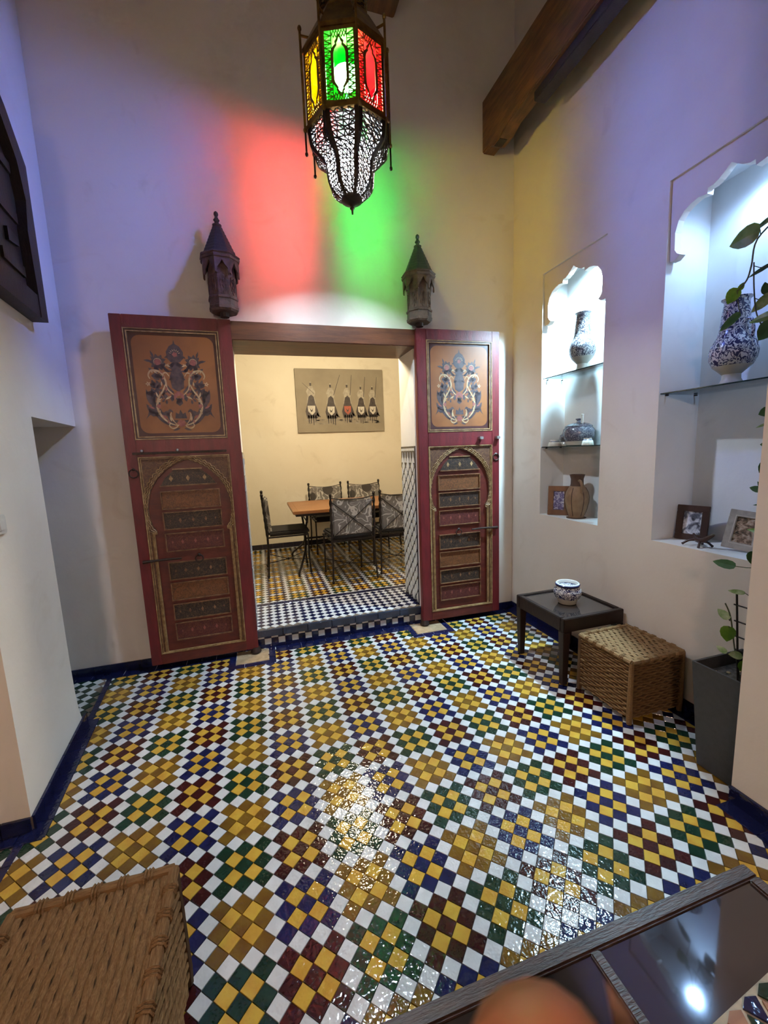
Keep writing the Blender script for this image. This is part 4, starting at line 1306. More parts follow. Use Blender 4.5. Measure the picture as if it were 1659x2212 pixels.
# mosaic tray lying on the coffee table
tr = thing('mosaic_tray', 'cream grouted mosaic tile tray at the bottom right corner of the coffee table', 'tray', (1.0, -0.92, 0.45))
ct, stt = cos(radians(6.6)), sin(radians(6.6))
def trf(u, v, z_):
    return (0.80 + u * ct - v * stt, -0.841 + u * stt + v * ct, z_)
MB().prism([(0, -0.20), (0.44, -0.20), (0.44, 0.0), (0, 0.0)], 0.4505, 0.470, trf).build('base', M_CREAM, tr, bevel=0.002)
kk = 0
for i in range(9):
    for j in range(5):
        u = 0.03 + i * 0.048 + (0.024 if j % 2 else 0); v = -0.012 - j * 0.042
        if u > 0.41: continue
        pts = [(u + a, min(v + c, -0.004)) for a, c in ((0.021, 0), (0, 0.034), (-0.021, 0), (0, -0.034))]
        MB().prism(pts, 0.470, 0.474, trf).build('mosaic_piece', (G_NB, G_G, M_TOPW)[(i + j * 2) % 3], tr)
        kk += 1

# woven poufs
def pouf(name, label, x0, x1, y0, y1, h, seed):
    t = thing(name, label, 'pouf', ((x0 + x1) / 2, (y0 + y1) / 2, 0), group='woven raffia poufs')
    r2 = random.Random(seed)
    ft = 0.03
    MB().box(x0 + 0.012, x1 - 0.012, y0 + 0.012, y1 - 0.012, ft, h - 0.012).build('core', M_RAFI, t)
    def weave(nm, fn, L, H, rows, horiz, mat):
        q = MB()
        for i in range(rows):
            zc_ = (i + 0.5) * H / rows
            nseg = 12
            pts = []
            for j in range(nseg + 1):
                ph = pi * j + pi * (i % 2)
                pts.append(fn(L * j / nseg, zc_ + r2.uniform(-0.0025, 0.0025), 0.003 + 0.0045 * cos(ph)))
            hh = H / rows * 0.56
            q.tube(pts, [hh * r2.uniform(0.9, 1.05) for _ in pts], 6, flat=0.5 if horiz else 0.5)
        o = q.build(nm, mat, t, smooth=True, recalc=False)
        o['kind'] = 'stuff'
        return o
    H = h - ft - 0.01
    weave('woven_side', lambda u, v, d: (x0 + u, y0 + 0.012 - d, ft + v), x1 - x0, H, 21, True, M_RAFX)
    weave('woven_side', lambda u, v, d: (x0 + u, y1 - 0.012 + d, ft + v), x1 - x0, H, 21, True, M_RAFX)
    weave('woven_side', lambda u, v, d: (x0 + 0.012 - d, y0 + u, ft + v), y1 - y0, H, 21, True, M_RAFY)
    weave('woven_side', lambda u, v, d: (x1 - 0.012 + d, y0 + u, ft + v), y1 - y0, H, 21, True, M_RAFY)
    weave('woven_top', lambda u, v, d: (x0 + v, y0 + u, h - 0.012 + d), y1 - y0, x1 - x0, 21, False, M_RAFY)
    z = h - 0.008
    c = [(x0 + 0.008, y0 + 0.008), (x1 - 0.008, y0 + 0.008), (x1 - 0.008, y1 - 0.008), (x0 + 0.008, y1 - 0.008)]
    for i in range(4):
        a, d_ = c[i], c[(i + 1) % 4]
        pts = [(a[0] + (d_[0] - a[0]) * k / 10, a[1] + (d_[1] - a[1]) * k / 10, z + r2.uniform(-0.002, 0.002)) for k in range(11)]
        MB().tube(pts, [0.015 * r2.uniform(0.92, 1.08) for _ in pts], 8).build('rim', M_RAFX if i % 2 == 0 else M_RAFY, t, smooth=True)
        MB().tube([(a[0], a[1], 0.004), (a[0], a[1], 0.06), (a[0], a[1], 0.2), (a[0], a[1], z)], [0.014, 0.016, 0.014, 0.013], 8).build('corner_post', M_RAFI if i > 1 else M_RAFY, t, smooth=True)
        # raffia wraps binding the rim
        q = MB()
        for k in range(1, 6):
            f_ = k / 6
            px_, py_ = a[0] + (d_[0] - a[0]) * f_, a[1] + (d_[1] - a[1]) * f_
            rr = 0.0175
            dx, dy = (d_[0] - a[0]), (d_[1] - a[1]); L_ = hypot(dx, dy); dx /= L_; dy /= L_
            for m_ in range(3):
                o_ = (m_ - 1) * 0.008
                ring_ = [(px_ + dx * o_ + dy * rr * cos(2 * pi * e / 8), py_ + dy * o_ - dx * rr * cos(2 * pi * e / 8), z + rr * sin(2 * pi * e / 8)) for e in range(9)]
                q.tube(ring_, 0.0035, 4, cap=False)
        o = q.build('binding', M_RAFY if i % 2 == 0 else M_RAFX, t, recalc=False)
        o['kind'] = 'stuff'
    return t
pouf('woven_pouf', 'square woven raffia pouf beside the dark side table', 1.982, 2.358, 0.350, 0.735, 0.365, 1)
pouf('woven_pouf', 'square woven raffia pouf cut off by the bottom left corner', -0.525, -0.135, -0.500, -0.105, 0.395, 2)

# blue and white bowl on the side table
def pot(name, label, cat, prof, c, mat, n=32, extra=()):
    t = thing(name, label, cat, c)
    MB().lathe(prof, n, c).build('body', mat, t, smooth=True)
    for nm, pr_, ma in extra:
        MB().lathe(pr_, n, c, cap=False).build(nm, ma, t, smooth=True)
    return t
M_INKJ = inkware('ink_jar', 46, 0.40, 0.52, zlo=0.485)
G_WARE = M('white_glaze_ware', (0.66, 0.65, 0.62), (0.58, 0.57, 0.53), rough=0.2, scale=10)
G_INK = M('blue_glaze_band', (0.018, 0.02, 0.07), (0.03, 0.03, 0.10), rough=0.2, scale=20)
pot('ceramic_jar', 'blue and white painted ceramic jar on the dark side table', 'jar',
    [(0.052, 0.0), (0.058, 0.004), (0.062, 0.02), (0.080, 0.045), (0.090, 0.075), (0.088, 0.098), (0.074, 0.115), (0.070, 0.122)], (2.135, 1.02, 0.443), M_INKJ,
    extra=(('rim', [(0.070, 0.120), (0.078, 0.126), (0.080, 0.136), (0.074, 0.142), (0.066, 0.142), (0.060, 0.128), (0.058, 0.10)], G_INK),
           ('lip', [(0.076, 0.1405), (0.072, 0.145), (0.066, 0.144), (0.060, 0.13), (0.057, 0.06), (0.02, 0.035), (0.001, 0.034)], G_WARE)))

# ------------------------------------------------------------------ planter with climbing pothos
pl = thing('planter', 'tall dark grey square tapered planter beside the near right pillar', 'planter', (2.18, -0.1, 0))
def taper(x0, x1, y0, y1, z0, X0, X1, Y0, Y1, z1):
    return MB().add([(x0, y0, z0), (x1, y0, z0), (x1, y1, z0), (x0, y1, z0), (X0, Y0, z1), (X1, Y0, z1), (X1, Y1, z1), (X0, Y1, z1)],
                    [(0, 3, 2, 1), (0, 1, 5, 4), (1, 2, 6, 5), (2, 3, 7, 6), (3, 0, 4, 7)])
q = taper(2.048, 2.30, -0.205, 0.034, 0.004, 2.012, 2.335, -0.235, 0.062, 0.515)
# inner faces and rim
q.add([(2.012, -0.235, 0.515), (2.335, -0.235, 0.515), (2.335, 0.062, 0.515), (2.012, 0.062, 0.515), (2.022, -0.225, 0.515), (2.325, -0.225, 0.515), (2.325, 0.052, 0.515), (2.022, 0.052, 0.515),
       (2.028, -0.220, 0.42), (2.32, -0.220, 0.42), (2.32, 0.046, 0.42), (2.028, 0.046, 0.42)],
      [(0, 1, 5, 4), (1, 2, 6, 5), (2, 3, 7, 6), (3, 0, 4, 7), (4, 5, 9, 8), (5, 6, 10, 9), (6, 7, 11, 10), (7, 4, 8, 11)])
q.build('pot', M_POT, pl, recalc=True)
MB().box(2.030, 2.318, -0.218, 0.045, 0.40, 0.462).build('soil', M_SOIL, pl)
r2 = random.Random(11)
peb = MB()
for k in range(40):
    peb.ball((2.05 + r2.random() * 0.25, -0.2 + r2.random() * 0.23, 0.464), r2.uniform(0.006, 0.014), 6, 0.6)
peb.build('pebbles', M_STONE, pl)['kind'] = 'stuff'
trl = thing('plant_trellis', 'black metal ladder trellis standing in the planter', 'trellis', (2.12, -0.05, 0.46))
up0 = ((2.12, -0.064, 0.45), (2.12, -0.030, 0.853)); up1 = ((2.12, -0.075, 0.45), (2.12, -0.092, 0.853))
for a_, c_ in (up0, up1):
    MB().tube([a_, c_], 0.0045, 6).build('upright', M_IRON, trl)
for z in (0.60, 0.66, 0.728, 0.80):
    f_ = (z - 0.45) / 0.403
    ya = up0[0][1] + (up0[1][1] - up0[0][1]) * f_ + 0.012; yb_ = up1[0][1] + (up1[1][1] - up1[0][1]) * f_ - 0.012
    MB().tube([(2.12, ya, z), (2.12, yb_, z)], 0.0032, 6).build('rung', M_IRON, trl)
vine = thing('pothos_plant', 'green climbing pothos plant with long leafy vines in the planter', 'plant', (2.15, -0.1, 0.46))
main = [(2.14, -0.10, 0.45), (2.15, -0.115, 0.8), (2.16, -0.12, 1.1), (2.17, -0.11, 1.4), (2.16, -0.115, 1.7), (2.15, -0.09, 2.0), (2.15, -0.055, 2.2), (2.15, -0.05, 2.40), (2.15, -0.10, 2.55)]
mp_ = smoothpath(main, 6)
MB().tube(mp_, [0.006] * len(mp_), 6).build('stem', M_STEM, vine, smooth=True)
s2 = smoothpath([(2.13, -0.07, 0.45), (2.12, -0.04, 0.60), (2.11, -0.02, 0.74), (2.10, 0.0, 0.80)], 5)
MB().tube(s2, 0.003, 6).build('stem', M_STEM, vine)
s3 = smoothpath([(2.15, -0.06, 2.36), (2.14, 0.018, 2.30), (2.145, 0.035, 2.21), (2.15, 0.052, 2.16), (2.15, 0.085, 2.13)], 5)
MB().tube(s3, 0.003, 6).build('stem', M_STEM, vine)
s4 = smoothpath([(2.15, 0.03, 2.22), (2.15, 0.022, 2.12), (2.14, 0.0, 2.02), (2.13, -0.03, 1.96)], 5)
MB().tube(s4, 0.0028, 6).build('stem', M_STEM, vine)
LEAVES = [
(2.120, 0.055, 2.318, 185, 0.115, 0.75, 'L'), (2.150, 0.103, 2.116, 235, 0.065, 0.80, 'L'), (2.150, 0.069, 2.144, 60, 0.030, 0.70, 'L'), (2.150, -0.010, 2.051, 215, 0.090, 0.45, 'V'),
(2.120, -0.038, 1.987, 185, 0.100, 0.40, 'L'), (2.120, -0.053, 1.932, 230, 0.080, 0.80, 'D'), (2.200, 0.142, 2.024, 215, 0.100, 0.35, 'D'), (2.200, 0.040, 2.196, 195, 0.090, 0.20, 'D'),
(2.150, 0.006, 2.354, 200, 0.080, 0.25, 'V'), (2.150, -0.020, 2.105, 100, 0.050, 0.60, 'D'), (2.180, -0.037, 1.622, 200, 0.050, 0.80, 'D'), (2.180, -0.035, 1.570, 200, 0.060, 0.20, 'V'),
(2.150, -0.072, 1.491, 180, 0.050, 0.60, 'D'), (2.150, -0.073, 1.397, 230, 0.060, 0.80, 'D'), (2.150, -0.047, 1.308, 170, 0.050, 0.55, 'D'), (2.150, -0.063, 1.321, 120, 0.045, 0.30, 'D'),
(2.180, -0.047, 1.239, 190, 0.050, 0.20, 'D'), (2.150, -0.061, 1.133, 180, 0.070, 0.30, 'L'), (2.130, -0.075, 1.019, 260, 0.060, 0.85, 'D'), (2.050, -0.013, 0.990, 180, 0.095, 0.42, 'D'),
(2.080, -0.051, 0.872, 188, 0.070, 0.30, 'V'), (2.100, 0.005, 0.749, 150, 0.060, 0.60, 'V'), (2.100, -0.020, 0.664, 268, 0.075, 0.75, 'L'), (2.100, 0.001, 0.584, 165, 0.050, 0.50, 'V'),
(2.100, -0.056, 0.583, 200, 0.060, 0.60, 'V'), (2.080, -0.104, 0.557, 250, 0.060, 0.70, 'L'),
(2.14, -0.13, 2.25, 330, 0.09, 0.6, 'L'), (2.15, -0.17, 1.85, 350, 0.09, 0.6, 'D'), (2.16, -0.18, 1.65, 300, 0.08, 0.7, 'L'), (2.15, -0.16, 2.48, 20, 0.09, 0.6, 'L'), (2.16, -0.18, 1.2, 340, 0.08, 0.6, 'D')]
for (x, y, z, ang, ln, wr, kind_) in LEAVES:
    a = radians(ang)
    ax = Vector((0, -cos(a), sin(a)))            # along the leaf, seen from the room
    nm_ = Vector((-0.72 + r2.uniform(-0.1, 0.1), -0.55 + r2.uniform(-0.15, 0.15), 0.25 + r2.uniform(-0.2, 0.2)))
    nm_ = (nm_ - ax * nm_.dot(ax)).normalized()
    sd = ax.cross(nm_)
    c = Vector((x, y, z))
    prof_ = [(-0.5, 0.0), (-0.46, 0.30), (-0.32, 0.46), (-0.1, 0.50), (0.15, 0.40), (0.35, 0.20), (0.5, 0.0)]
    V_ = []; F_ = []
    for u, w_ in prof_:
        dr = -0.10 * (u + 0.1) ** 2 * ln
        for sg in (-1, 0, 1):
            V_.append(c + ax * (u * ln) + sd * (sg * w_ * ln * wr) + nm_ * (dr + (0.10 * w_ * ln * wr if sg else -0.0)))
    n_ = len(prof_)
    base_n = len(V_)
    V_ += [v - nm_ * 0.0008 for v in V_]
    for i in range(n_ - 1):
        for j in range(2):
            q0 = i * 3 + j
            F_.append((q0, q0 + 1, q0 + 4, q0 + 3)); F_.append((base_n + q0 + 3, base_n + q0 + 4, base_n + q0 + 1, base_n + q0))
    o = MB().add(V_, F_).build('leaf', {'L': M_LEAF, 'D': M_LEAFD, 'V': M_LEAFV}[kind_], vine, recalc=False, smooth=False)
    # petiole back to the nearest stem
    st_ = c - ax * (0.5 * ln)
    allp = mp_ + s2 + s3 + s4
    near = min(allp, key=lambda p: (p - st_).length)
    if (near - st_).length > 0.01:
        mid = (near + st_) / 2 + Vector((0, 0, -0.012))
        MB().tube(smoothpath([near, mid, st_], 3), 0.0016, 5).build('petiole', M_STEM, o)

# ================================================================== NICHE CONTENTS
def shelf(label, N, z, glass=None):
    t = thing('glass_shelf', label, 'shelf', ((XR + N[4]) / 2, (N[0] + N[1]) / 2, z))
    MB().box(XR + 0.012, N[4] - 0.001, N[0] + 0.001, N[1] - 0.001, z - 0.007, z).build('pane', glass or M_GLASS, t)
    MB().box(XR + 0.009, XR + 0.0118, N[0] + 0.001, N[1] - 0.001, z - 0.006, z - 0.001).build('front_edge', M_GEDGE, t)
    for xx in (XR + 0.05, N[4] - 0.04):
        for yy, d_ in ((N[0], 1), (N[1], -1)):
            MB().tube([(xx, yy, z - 0.012), (xx, yy + d_ * 0.018, z - 0.012)], 0.0045, 8).build('pin', M_RUST, t)
    return t
shelf('upper glass shelf of the small niche under the vase', NS, 2.05)
shelf('lower smoked glass shelf of the small niche under the tureen', NS, 1.512, M_SMOKE)
shelf('glass shelf of the large niche under the vase', NB, 1.79)

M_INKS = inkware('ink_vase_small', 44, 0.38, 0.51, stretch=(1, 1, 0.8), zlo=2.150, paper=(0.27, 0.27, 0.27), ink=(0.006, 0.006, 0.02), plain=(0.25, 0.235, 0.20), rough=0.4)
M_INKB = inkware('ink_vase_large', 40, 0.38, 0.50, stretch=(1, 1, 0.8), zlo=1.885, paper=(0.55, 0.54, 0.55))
def vase(label, c, k, mat, handle):
    prof_ = [(0.048, 0.0), (0.050, 0.006), (0.044, 0.014), (0.036, 0.030), (0.035, 0.052), (0.050, 0.068), (0.074, 0.092), (0.088, 0.125), (0.091, 0.155), (0.085, 0.190), (0.071, 0.220), (0.062, 0.240), (0.057, 0.270), (0.052, 0.330), (0.047, 0.380), (0.047, 0.396), (0.056, 0.404), (0.057, 0.408), (0.047, 0.408), (0.041, 0.39), (0.041, 0.30)]
    t = thing('calligraphy_vase', label, 'vase', c, group='blue and white calligraphy vases')
    MB().lathe([(r * k, z * (1 + (k - 1) * 0.3)) for r, z in prof_], 36, c).build('body', mat, t, smooth=True)
    if handle:
        MB().tube(smoothpath([(c[0] - 0.01, c[1] - 0.046 * k, c[2] + 0.31), (c[0] - 0.015, c[1] - 0.075 * k, c[2] + 0.30), (c[0] - 0.01, c[1] - 0.082 * k, c[2] + 0.25), (c[0], c[1] - 0.072 * k, c[2] + 0.215)], 4), 0.007, 8).build('handle', mat, t, smooth=True)
    return t
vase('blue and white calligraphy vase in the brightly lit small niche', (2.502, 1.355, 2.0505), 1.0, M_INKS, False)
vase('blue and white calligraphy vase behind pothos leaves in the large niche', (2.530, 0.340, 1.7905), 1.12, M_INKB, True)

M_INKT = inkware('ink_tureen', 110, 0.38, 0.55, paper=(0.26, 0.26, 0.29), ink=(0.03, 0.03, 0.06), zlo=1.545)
tc = (2.503, 1.372, 1.5125)
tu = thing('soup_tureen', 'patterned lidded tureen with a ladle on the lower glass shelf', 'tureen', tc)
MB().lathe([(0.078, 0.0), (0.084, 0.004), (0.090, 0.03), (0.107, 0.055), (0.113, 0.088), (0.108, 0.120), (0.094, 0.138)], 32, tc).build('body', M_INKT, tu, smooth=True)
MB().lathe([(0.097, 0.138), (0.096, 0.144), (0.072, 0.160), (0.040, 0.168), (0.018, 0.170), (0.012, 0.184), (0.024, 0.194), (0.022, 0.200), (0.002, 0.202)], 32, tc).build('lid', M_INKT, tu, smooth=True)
MB().tube([(tc[0] - 0.02, tc[1] - 0.055, tc[2] + 0.14), (tc[0] - 0.035, tc[1] - 0.075, tc[2] + 0.225)], [0.008, 0.010], 8).build('ladle', G_WARE, tu, smooth=True)
def bowl(x, y, z, r, label):
    t = thing('small_bowl', label, 'bowl', (x, y, z), group='small patterned bowls on the lower glass shelf')
    MB().lathe([(r, 0.0), (r * 0.98, 0.010), (r * 0.84, 0.034), (r * 0.66, 0.040), (r * 0.64, 0.046), (r * 0.5, 0.046)], 24, (x, y, z)).build('body', M_INKT, t, smooth=True)
    MB().lathe([(r * 0.66, 0.040), (r * 0.65, 0.050), (r * 0.3, 0.049), (0.001, 0.049)], 24, (x, y, z), cap=False).build('foot', G_WARE, t, smooth=True)
bowl(2.452, 1.575, 1.5125, 0.050, 'small patterned bowl upside down at the shelf end left of the tureen')
bowl(2.545, 1.560, 1.5125, 0.050, 'lower bowl of the upside down pair behind the tureen')
bowl(2.545, 1.558, 1.5625, 0.050, 'upper bowl of the upside down pair behind the tureen')
bowl(2.432, 1.200, 1.5125, 0.040, 'small patterned bowl upside down right of the tureen')

M_JUG = M('clay_jug', (0.30, 0.19, 0.105), (0.21, 0.12, 0.065), rough=0.7, scale=12, bs=0.2)
M_JUGD = M('clay_jug_dark', (0.10, 0.05, 0.03), (0.07, 0.035, 0.022), rough=0.6, scale=12)
jc = (2.500, 1.368, NS[2] + 0.0005)
jg = thing('clay_jug', 'brown clay jug with handle and leather neck at the bottom of the small niche', 'jug', jc)
MB().lathe([(0.052, 0.0), (0.054, 0.006), (0.056, 0.02), (0.072, 0.07), (0.084, 0.125), (0.086, 0.16), (0.078, 0.20), (0.060, 0.235), (0.048, 0.250)], 28, jc).build('body', M_JUG, jg, smooth=True)
MB().lathe([(0.050, 0.246), (0.046, 0.262), (0.045, 0.300), (0.052, 0.325), (0.056, 0.334), (0.050, 0.336), (0.040, 0.30)], 28, jc).build('neck', M_JUGD, jg, smooth=True)
MB().tube(smoothpath([(jc[0] - 0.02, jc[1] - 0.044, jc[2] + 0.29), (jc[0] - 0.03, jc[1] - 0.070, jc[2] + 0.285), (jc[0] - 0.028, jc[1] - 0.085, jc[2] + 0.245), (jc[0] - 0.02, jc[1] - 0.074, jc[2] + 0.20)], 4), 0.010, 8).build('handle', M_JUG, jg, smooth=True)
q = MB()
for k in range(6):
    a = 2 * pi * k / 6 + 0.4
    q.tube([(jc[0] + r_ * cos(a), jc[1] + r_ * sin(a), jc[2] + z_) for r_, z_ in ((0.056, 0.02), (0.0735, 0.07), (0.0855, 0.125), (0.0872, 0.16), (0.079, 0.20), (0.061, 0.235))], 0.0028, 5)
q.build('leather_straps', M_JUGD, jg)
MB().lathe([(0.070, 0.0), (0.072, 0.004), (0.050, 0.006)], 24, jc).build('saucer', M_JUGD, jg)

def photo_mat(name, cols, sc):
    ma, t, b_ = nt(name)
    v = pos(t)
    n_ = noise(t, v, sc, 3, 0.8)
    t.links.new(ramp(t, n_, [(0.30 + 0.4 * i / (len(cols) - 1), c) for i, c in enumerate(cols)]), b_.inputs['Base Color'])
    b_.inputs['Roughness'].default_value = 0.15
    return ma
PH1 = photo_mat('photo_mono', [(0.03, 0.035, 0.05), (0.10, 0.11, 0.15), (0.42, 0.45, 0.52), (0.65, 0.68, 0.75)], 28)
PH2 = photo_mat('photo_colour', [(0.03, 0.03, 0.025), (0.16, 0.11, 0.08), (0.38, 0.27, 0.20), (0.50, 0.46, 0.38)], 45)
PH3 = photo_mat('photo_blue', [(0.04, 0.03, 0.06), (0.12, 0.11, 0.25), (0.55, 0.55, 0.62)], 55)
M_FR1 = M('frame_dark_wood', (0.045, 0.018, 0.012), (0.03, 0.012, 0.01), rough=0.4, scale=20)
M_FR2 = M('frame_silver', (0.42, 0.42, 0.41), (0.33, 0.33, 0.32), rough=0.35, metal=0.5, scale=30)
M_FR3 = M('frame_brown_wood', (0.17, 0.072, 0.03), (0.11, 0.045, 0.02), rough=0.45, scale=20)
def picture(name, label, c, az, lean, roll, w_, h_, fr, ph, mat_w, border_w, inlay=None):
    """frame standing at c (bottom centre); az = direction it faces in degrees"""
    t = thing(name, label, 'picture frame', c)
    a = radians(az)
    nx = Vector((cos(a), sin(a), 0)); sx = Vector((-sin(a), cos(a), 0))
    up = (Vector((0, 0, 1)) * cos(radians(lean)) - nx * sin(radians(lean)))
    nn_ = (nx * cos(radians(lean)) + Vector((0, 0, 1)) * sin(radians(lean)))
    rr = radians(roll)
    sx, up = sx * cos(rr) + up * sin(rr), up * cos(rr) - sx * sin(rr)
    lift = abs(sin(rr)) * w_ / 2
    base = Vector(c) + Vector((0, 0, lift + 0.001))
    f_ = lambda u, v, d: tuple(base + sx * u + up * v + nn_ * d)
    bw = border_w
    for pl_ in (rect(-w_ / 2, w_ / 2, 0, bw), rect(-w_ / 2, w_ / 2, h_ - bw, h_), rect(-w_ / 2, -w_ / 2 + bw, bw, h_ - bw), rect(w_ / 2 - bw, w_ / 2, bw, h_ - bw)):
        MB().prism(pl_, 0.0, 0.014, f_).build('frame_bar', fr, t, bevel=0.002)
    MB().prism(rect(-w_ / 2 + bw, w_ / 2 - bw, bw, h_ - bw), 0.001, 0.006, f_).build('photo', ph, t)
    if inlay:
        q = MB()
        b2 = bw - 0.008
        for pl_ in (rect(-w_ / 2 + b2, w_ / 2 - b2, b2, b2 + 0.003), rect(-w_ / 2 + b2, w_ / 2 - b2, h_ - b2 - 0.003, h_ - b2), rect(-w_ / 2 + b2, -w_ / 2 + b2 + 0.003, b2, h_ - b2), rect(w_ / 2 - b2 - 0.003, w_ / 2 - b2, b2, h_ - b2)):
            q.prism(pl_, 0.013, 0.0155, f_)
        q.build('inlay', inlay, t)
    return t
picture('photo_frame', 'brown wooden photo frame behind the clay jug', (2.475, 1.540, NS[2]), 222, 8, 0, 0.165, 0.235, M_FR3, PH3, 0.02, 0.042)
picture('photo_frame', 'dark wooden photo frame with a black and white photo in the large niche', (2.575, 0.525, NB[2]), 195, 7, 0, 0.165, 0.205, M_FR1, PH1, 0.02, 0.036)
picture('photo_frame', 'tilted silver photo frame with a colour group photo in the large niche', (2.530, 0.235, NB[2]), 200, 14, -6, 0.155, 0.205, M_FR2, PH2, 0.02, 0.036, G_WARE)

# carved driftwood figure
fg = thing('wooden_figurine', 'small dark wooden lizard like figurine lying on the sill of the large niche', 'figurine', (2.46, 0.40, NB[2]))
zf = NB[2]
bodyp = smoothpath([(2.500, 0.455, zf + 0.060), (2.485, 0.430, zf + 0.038), (2.465, 0.400, zf + 0.034), (2.455, 0.365, zf + 0.042), (2.462, 0.330, zf + 0.072), (2.465, 0.318, zf + 0.082)], 4)
nb_ = len(bodyp)
MB().tube(bodyp, [0.004 + 0.010 * sin(pi * (i + 1) / (nb_ + 1)) for i in range(nb_)], 8).build('body', M_FR1, fg, smooth=True)
for e0, e1 in (((2.478, 0.425, zf + 0.034), (2.435, 0.470, zf + 0.006)), ((2.460, 0.385, zf + 0.032), (2.420, 0.365, zf + 0.006)), ((2.48, 0.41, zf + 0.034), (2.525, 0.42, zf + 0.006)), ((2.462, 0.375, zf + 0.034), (2.505, 0.350, zf + 0.006))):
    m_ = (Vector(e0) + Vector(e1)) / 2 + Vector((0, 0, 0.008))
    MB().tube(smoothpath([e0, m_, e1], 3), [0.008, 0.008, 0.007, 0.006, 0.006, 0.006, 0.007], 7).build('leg', M_FR1, fg, smooth=True)

# ================================================================== DINING ROOM
dtb = thing('dining_table', 'rectangular wooden dining table on black iron trestles', 'table', (1.30, 3.89, FD))
TX0, TX1, TY0, TY1 = 0.495, 2.10, 3.375, 4.41
zt = FD + 0.75
nb = 7
for i in range(nb):
    a, c = TX0 + 0.06, TX1 - 0.06
    y0 = TY0 + 0.05 + (TY1 - TY0 - 0.10) * i / nb; y1 = TY0 + 0.05 + (TY1 - TY0 - 0.10) * (i + 1) / nb
    MB().box(a, c, y0 + 0.0008, y1 - 0.0008, zt - 0.032, zt).build('plank', M_TOPW, dtb)
for x0, x1, y0, y1 in ((TX0, TX1, TY0, TY0 + 0.05), (TX0, TX1, TY1 - 0.05, TY1), (TX0, TX0 + 0.06, TY0 + 0.05, TY1 - 0.05), (TX1 - 0.06, TX1, TY0 + 0.05, TY1 - 0.05)):
    MB().box(x0, x1, y0, y1, zt - 0.034, zt + 0.001).build('edge_board', M_TOPW, dtb, bevel=0.004)
MB().box(TX0 + 0.03, TX1 - 0.03, TY0 + 0.03, TY1 - 0.03, zt - 0.062, zt - 0.035).build('iron_frame', M_IRON, dtb)
for xx, sg in ((0.66, 1), (1.94, -1)):
    for s in (-1, 1):
        ym = (TY0 + TY1) / 2
        pts = smoothpath([(xx - sg * 0.14, ym + s * 0.50, FD + 0.008), (xx - sg * 0.14, ym + s * 0.50, FD + 0.05), (xx - sg * 0.09, ym + s * 0.38, FD + 0.13), (xx - sg * 0.02, ym + s * 0.14, FD + 0.25), (xx, ym, FD + 0.37), (xx, ym - s * 0.13, FD + 0.50), (xx, ym - s * 0.30, FD + 0.60), (xx, ym - s * 0.36, FD + 0.69)], 5)
        MB().tube(pts, 0.013, 8).build('trestle_leg', M_IRON, dtb, smooth=True)
    MB().tube([(xx, ym - 0.36, FD + 0.60), (xx, ym + 0.36, FD + 0.60)], 0.009, 8).build('trestle_bar', M_IRON, dtb)
    MB().tube([(xx, ym - 0.40, FD + 0.695), (xx, ym + 0.40, FD + 0.695)], 0.011, 8).build('trestle_bar', M_IRON, dtb)
MB().tube([(0.66, ym, FD + 0.34), (1.94, ym, FD + 0.34)], 0.012, 8).build('stretcher', M_IRON, dtb)

